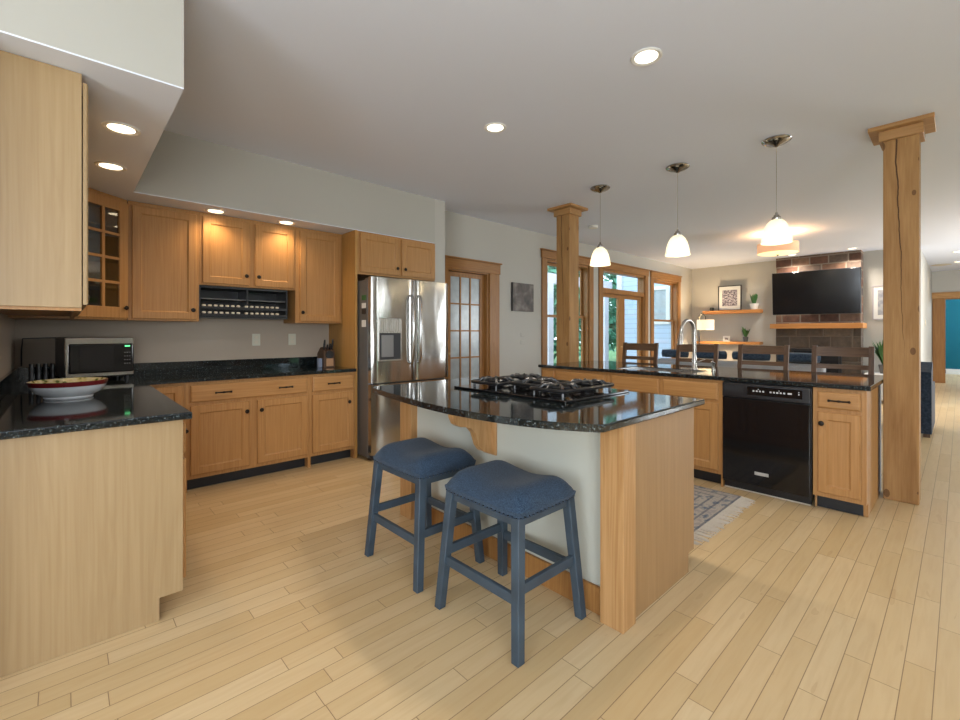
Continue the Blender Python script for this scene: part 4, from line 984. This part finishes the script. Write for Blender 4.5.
mw = MB(); mw.box(-.005, .395, 4.41, 4.76, .945, 1.235, .006, 2); mw.build('case', 'fridgeside', t)
MB().box(-.005, .395, 4.390, 4.409, .945, 1.235, .006, 2).build('front_frame', 'steel', t)
d = MB(); d.box(.015, .391, 4.376, 4.3895, .975, 1.190, .010, 3); d = d.build('door', 'black', t)
MB().box(.075, .268, 4.3745, 4.3765, 1.000, 1.168, .001).build('door_window', 'tvglass', d)
m = MB(); m.box(.335, .368, 4.3740, 4.3762, 1.166, 1.176); m.build('clock_display', 'lidgreen', d)
for r_ in range(4):
    for c_ in range(3): MB().box(.332+c_*.015, .340+c_*.015, 4.3745, 4.3762, 1.035+r_*.028, 1.041+r_*.028).build('button', 'fridgeside', d)
for x in (.03, .36):
    for y in (4.43, 4.73): MB().lathe([(.012, .9125), (.014, .9449)], (x, y, 0), 10).build('foot', 'blackp', t)
t.rotation_euler = (0, 0, math.radians(8)); t.location.y -= .035
for k in range(4):
    x = -.168+k*.036
    q = thing('spice_bottle', ['dark spice bottle farthest left beside the microwave', 'dark spice bottle second from the left corner', 'dark spice bottle third from the left corner', 'dark spice bottle of four closest to the microwave'][k], 'bottle', (x, 4.4, .9125), 'spice bottles beside the microwave')
    MB().lathe([(.001, .0), (.013, .0), (.0135, .004), (.0135, .09), (.010, .100)], (x, 4.4, .9128), 14).build('bottle_body', 'blackp', q)
    MB().lathe([(.0125, .1005), (.0125, .138), (.011, .142), (.001, .142)], (x, 4.4, .9128), 14).build('bottle_cap', 'blackp', q)
MB().tube([(-.235, 4.799, 1.02), (-.235, 4.80, 1.14), (-.228, 4.80, 1.228), (-.1, 4.80, 1.232), (.02, 4.80, 1.232)], .005, 6).build('power_cord', 'blackp', label='thin black power cord along the wall left of the microwave', cat='cord')
for x, lab in ((1.408, 'outlet plate on the backsplash wall, nearer the microwave'), (1.762, 'outlet plate on the backsplash wall, nearer the knife block')):
    q = thing('outlet_plate', lab, 'outlet', (x, 4.809, 1.14), 'outlets above the back counter')
    MB(TFY(4.8095)).box(x-.038, x+.038, 0, .007, 1.143, 1.262, .002).build('cover', 'plate', q)
    for z in (1.178, 1.227): MB(TFY(4.8095)).box(x-.017, x+.017, .0071, .0095, z-.016, z+.016, .003).build('socket', 'ivory', q)
t = thing('knife_block', 'dark knife block with knives beside the tall amber panel', 'knife block', (2.04, 4.55, .9125))
kx, ky = 2.03, 4.56
MB().extr([(ky-.075, .913), (ky+.085, .913), (ky+.10, 1.05), (ky+.02, 1.12), (ky-.06, 1.08)], kx-.06, kx+.06, 'x').build('block', 'blockwood', t)
MB().box(kx-.038, kx+.038, ky-.081, ky-.0755, .925, 1.005).build('front_label', 'tan', t)
MB(face_tf((kx, ky-.07, 0), (1, 0, 0), (0, -1, 0))).tube([(0, -.01, 1.045), (0, .012, 1.045)], [.042, .040], 20).build('round_emblem', 'blackp', t)
for dx, zt in ((-.042, 1.20), (-.012, 1.15), (.018, 1.16), (.045, 1.205)):
    MB().tube([(kx+dx, ky-.02, 1.09), (kx+dx, ky-.045, zt-.03), (kx+dx, ky-.05, zt)], [.010, .011, .008], 8).build('knife_handle', 'blackp', t)
MB().box(1.925, 1.965, 4.52, 4.56, .9128, 1.005, .002).build('small_box', 'bluebox', label='small pale blue box beside the knife block', cat='box')

# ------------------------------------------------------------------ rug
t = thing('area_rug', 'faded blue grey patterned rug with cream fringe behind the island', 'rug', (3.30, 1.90, .0005))
MB().box(2.77, 3.83, 1.15, 2.65, .0006, .010, .003).build('pile', 'rug', t)
rnd = random.Random(3)
for ys, sg in ((1.149, -1), (2.651, 1)):
    m = MB()
    for k in range(60):
        x = 2.775+k*1.05/59; L = rnd.uniform(.075, .11); dx = rnd.uniform(-.02, .02)
        m.tube([(x, ys-sg*.002, .006), (x+dx*.5, ys+sg*L*.5, .005), (x+dx, ys+sg*L, .004)], [.005, .0055, .003], 5)
    m.build('fringe', 'fringe', t)

# ------------------------------------------------------------------ living room
t = thing('fireplace', 'brick and stone chimney breast with an orange wood mantel', 'fireplace', (11.1, 1.97, 0))
MB().box(11.0, 11.298, 1.278, 2.652, 1.46, CZ-.001).build('brick_upper', 'brick', t)
MB().box(11.0, 11.298, 1.278, 2.652, .001, 1.36).build('stone_lower', 'stone', t)
MB().box(10.80, 11.298, 1.225, 2.715, 1.3605, 1.4595, .004).build('mantel', 'shelf', t)
f = MB().box(10.97, 10.9995, 1.56, 2.38, .45, .955, .004).build('fire_insert', 'blackp', t); MB().box(10.965, 10.9695, 1.61, 2.33, .50, .90).build('fire_glass', 'black', f)
t = thing('television', 'large black flat television tilted on the brick chimney', 'television', (10.9, 1.96, 1.6))
b = MB(); b.box(-.03, .03, -.70, .70, -.43, .43, .006, 2); bz_ = b.build('bezel', 'blackp', t)
s_ = MB().box(-.033, -.0302, -.69, .69, -.42, .42, .001).build('screen', 'tvglass', t)
MB().box(.03, .16, -.15, .15, -.15, .15).build('wall_bracket', 'blackp', t)
for ch in t.children: 
    for v in ch.data.vertices: v.co += t.location
t.location = (10.80, 1.955, 2.07); t.rotation_euler = (0, math.radians(-5), math.radians(4))
# (children were built in place around the origin)
def fshelf(y0, y1, z0, z1, lab): MB().box(11.08, 11.298, y0, y1, z0, z1, .004).build('floating_shelf', 'shelf', label=lab, cat='shelf', group='floating shelves left of the chimney')
fshelf(2.97, 4.17, 1.715, 1.79, 'upper orange wood floating shelf carrying the framed print')
fshelf(2.97, 4.38, 1.015, 1.075, 'lower orange wood floating shelf carrying the small dark plant pot')
def framed(name, lab, tf, u0, u1, z0, z1, fm, art, border, grp=None, bw=.018, dp=.03):
    t = thing(name, lab, 'picture', tf((u0+u1)/2, .001, z0), grp)
    m = MB(tf); m.box(u0, u0+bw, .001, dp, z0, z1); m.box(u1-bw, u1, .001, dp, z0, z1); m.box(u0+bw, u1-bw, .001, dp, z0, z0+bw); m.box(u0+bw, u1-bw, .001, dp, z1-bw, z1); m.build('frame', fm, t)
    MB(tf).box(u0+bw, u1-bw, .002, dp*.5, z0+bw, z1-bw).build('mount', 'mat', t)
    MB(tf).box(u0+bw+border, u1-bw-border, dp*.5+.0005, dp*.5+.003, z0+bw+border*1.2, z1-bw-border*1.2).build('artwork', art, t)
framed('framed_print', 'framed dark ink print with white mount leaning on the upper shelf', TFX(11.22), 3.37, 3.86, 1.7905, 2.36, 'blackframe', 'art2', .07)
framed('wall_picture', 'silver framed picture on the wall right of the chimney', TFX(11.299), .72, 1.145, 1.52, 2.17, 'silverframe', 'art3', .06)
t = thing('canvas_print', 'small dark collage canvas on the wall left of the sash window', 'picture', (5.05, 4.47, 1.6))
MB(TW).box(4.812, 5.285, .001, .030, 1.595, 2.015).build('canvas', 'blackframe', t); MB(TW).box(4.815, 5.282, .0301, .032, 1.598, 2.012).build('artwork', 'art1', t)
for z in (1.245, 1.13): MB(TW).box(5.02, 5.10, .0005, .006, z-.03, z+.03, .002).build('switch_plate', 'wall', label='pale switch plate below the collage canvas, %s of two' % ('upper' if z > 1.2 else 'lower'), cat='switch plate', group='switch plates below the canvas')
def plant(name, lab, x, y, z, potm, pr, ph, n, hh, spread, wid, seed, cat='potted plant'):
    rnd = random.Random(seed); t = thing(name, lab, cat, (x, y, z))
    MB().lathe([(.001, 0), (pr*.75, 0), (pr, ph*.95), (pr, ph), (pr*.88, ph), (pr*.86, ph*.9), (.001, ph*.9)], (x, y, z+.0005), 20).build('pot', potm, t)
    m = MB()
    for k in range(n):
        a = rnd.uniform(0, 2*PI); h = hh*rnd.uniform(.6, 1); sp = spread*rnd.uniform(.2, 1); d = Vector((math.cos(a), math.sin(a), 0)); sd = Vector((-d.y, d.x, 0))
        p0 = Vector((x, y, z+ph*.88))+d*pr*.3; p1 = p0+d*sp*.45+Vector((0, 0, h*.6)); p2 = p0+d*sp+Vector((0, 0, h))
        q = m.verts([p0-sd*wid*.4, p0+sd*wid*.4, p1+sd*wid, p2, p1-sd*wid]); m.face([q[0], q[1], q[2], q[4]]); m.face([q[4], q[2], q[3]])
    m.build('foliage', 'leafin', t, rc=False)
plant('potted_succulent', 'green upright succulent in a white pot on the upper shelf', 11.18, 3.11, 1.79, 'pot', .085, .13, 22, .26, .10, .028, 5)
plant('potted_sprig', 'small spindly plant in a dark pot on the lower shelf', 11.18, 3.28, 1.075, 'darkpot', .055, .11, 12, .26, .16, .028, 8)
t = thing('candle_jar', 'tiny black jar at the left end of the upper shelf', 'jar', (11.18, 3.99, 1.79)); MB().lathe([(.001, .0005), (.04, .0005), (.045, .01), (.045, .07), (.03, .08), (.001, .08)], (11.18, 3.99, 1.79), 16).build('jar_body', 'blackp', t)
framed('small_photo', 'tiny black and white photo standing on the lower shelf', TFX(11.18), 3.60, 3.74, 1.0755, 1.20, 'pot', 'art2', .02, bw=.015)
# floor lamp
t = thing('floor_lamp', 'black floor lamp with cream drum shade in the corner', 'floor lamp', (10.5, 4.02, 0)); lx, ly = 10.5, 4.02
MB().lathe([(.001, .0005), (.15, .0005), (.15, .02), (.02, .03), (.001, .03)], (lx, ly, 0), 24).build('base', 'blackp', t)
MB().tube([(lx, ly, .03), (lx, ly, 1.60), (lx, ly-.01, 1.66), (lx, ly-.05, 1.70), (lx, ly-.10, 1.69), (lx, ly-.13, 1.64), (lx, ly-.135, 1.58)], .014, 10).build('pole', 'blackp', t)
MB().lathe([(.175, 1.34), (.175, 1.565), (.172, 1.565), (.172, 1.34)], (lx, ly-.135, 0), 32, caps=False).build('lamp_shade', 'lampshade', t)
MB().lathe([(.001, 1.50), (.02, 1.50), (.02, 1.58), (.001, 1.58)], (lx, ly-.135, 0), 10).build('socket', 'blackp', t)
l = bpy.data.lights.new('floor_lamp_glow', 'POINT'); l.energy = 42; l.color = (1, .76, .48); l.shadow_soft_size = .05
o = bpy.data.objects.new('floor_lamp_glow', l); COL.objects.link(o); o.parent = t; o.location = (0, -.135, 1.45)
# sofa with its back to the kitchen
t = thing('sofa', 'light grey sofa with its back toward the kitchen chairs', 'sofa', (8.5, 2.6, 0))
MB().box(8.05, 8.90, 1.35, 3.85, .12, .42, .03, 2).build('base', 'sofa', t)
MB().box(8.05, 8.27, 1.35, 3.85, .4205, .80, .05, 3).build('backrest', 'sofa', t)
for y0, y1 in ((1.30, 1.349), (3.851, 4.0)): MB().box(8.05, 8.90, y0, y1, .12, .62, .02, 2).build('arm', 'sofa', t)
for y0, y1 in ((1.37, 2.18), (2.19, 3.01), (3.02, 3.83)): MB().box(8.28, 8.88, y0, y1, .4205, .54, .04, 3).build('seat_cushion', 'sofa', t)
for x in (8.1, 8.85):
    for y in (1.42, 3.78): MB().box(x-.025, x+.025, y-.025, y+.025, .0005, .1195).build('leg', 'walnut', t)
def pillow(y, lab, mat='throw', w=.40, h=.34):
    m = MB()
    def f(u, v, s):
        a, b = u*2-1, v*2-1; e = (1-a**4)*(1-b**4)
        return (8.16+s*.11*max(0, e)**.5, y+a*w/2*(1-.06*b*b), .96+b*h/2*(1-.10*a*a)-.01)
    m.grid(lambda u, v: f(u, v, 1), 14, 12); m.grid(lambda u, v: f(u, v, -1), 14, 12)
    bmesh.ops.remove_doubles(m.bm, verts=m.bm.verts, dist=1e-4)
    for v in m.bm.verts: v.co.z = .802+(v.co.z-.802)*.44+.03
    m.build('throw_cushion', mat, label=lab, cat='cushion', group='cushions on the sofa back')
pillow(3.55, 'dark blue cushion on the sofa back, nearest the floor lamp', w=.5); pillow(2.95, 'dark blue cushion on the sofa back, seen behind the faucet', w=.56); pillow(2.32, 'dark blue cushion in the middle of the sofa back', w=.56); pillow(1.68, 'dark blue cushion on the sofa back, before the fireplace', w=.56)
# recliner behind the thick post
t = thing('recliner', 'dark navy leather recliner half hidden behind the thick timber post', 'armchair', (8.000, .45, 0))
MB().extr([(7.620, .05), (7.900, .05), (7.960, .86), (7.880, .91), (7.800, .91), (7.56, .80)], .235, .66, 'y').build('back_cushion', 'navy', t)
for y0, y1 in ((.235, .32), (.58, .66)): MB().extr([(7.965, .06), (8.650, .06), (8.650, .56), (8.580, .62), (7.965, .62)], y0, y1, 'y').build('arm_panel', 'navy', t)
MB().box(7.965, 8.630, .322, .578, .10, .47, .03, 3).build('seat_cushion', 'navy', t)
for x in (7.700, 8.580):
    for y in (.28, .62): MB().box(x-.03, x+.03, y-.03, y+.03, .0005, .0495).build('foot', 'walnut', t)
# white console and plant by the chimney
t = thing('media_console', 'low white console under the silver framed picture', 'console', (10.95, .95, 0))
MB().box(10.72, 11.27, .70, 1.19, .06, .50, .004).build('body', 'pot', t); MB().box(10.70, 11.275, .69, 1.20, .5005, .53, .003).build('top', 'pot', t)
for a in (.71, .95): MB(TFX(10.72)).box(a, a+.225, .0005, .016, .08, .48, .002).build('door', 'pot', t)
for x in (10.76, 11.22):
    for y in (.74, 1.15): MB().box(x-.02, x+.02, y-.02, y+.02, .0005, .0595).build('leg', 'walnut', t)
plant('trailing_plant', 'leafy green plant on the white console beside the thick post', 10.95, .93, .5305, 'darkpot', .10, .16, 70, .48, .20, .035, 11)
# thermostat on the hall corner
MB(face_tf((0, .5, 0), (1, 0, 0), (0, -1, 0))).box(12.9, 13.02, .0005, .02, 1.42, 1.54, .004).build('thermostat', 'ivory', label='small thermostat on the hall wall beyond the thick post', cat='thermostat')
# small table below the right sash window
t = thing('side_table', 'small wooden side table below the right sash window', 'side table', (9.4, 4.0, 0))
MB().lathe([(.001, .70), (.30, .70), (.305, .715), (.30, .73), (.001, .73)], (9.35, 3.98, 0), 32).build('tabletop', 'shelf', t)
for k in range(3): a = k*2*PI/3; MB().tube([(9.35+.22*math.cos(a), 3.98+.22*math.sin(a), .0005), (9.35+.14*math.cos(a), 3.98+.14*math.sin(a), .699)], [.014, .02], 8).build('leg', 'shelf', t)
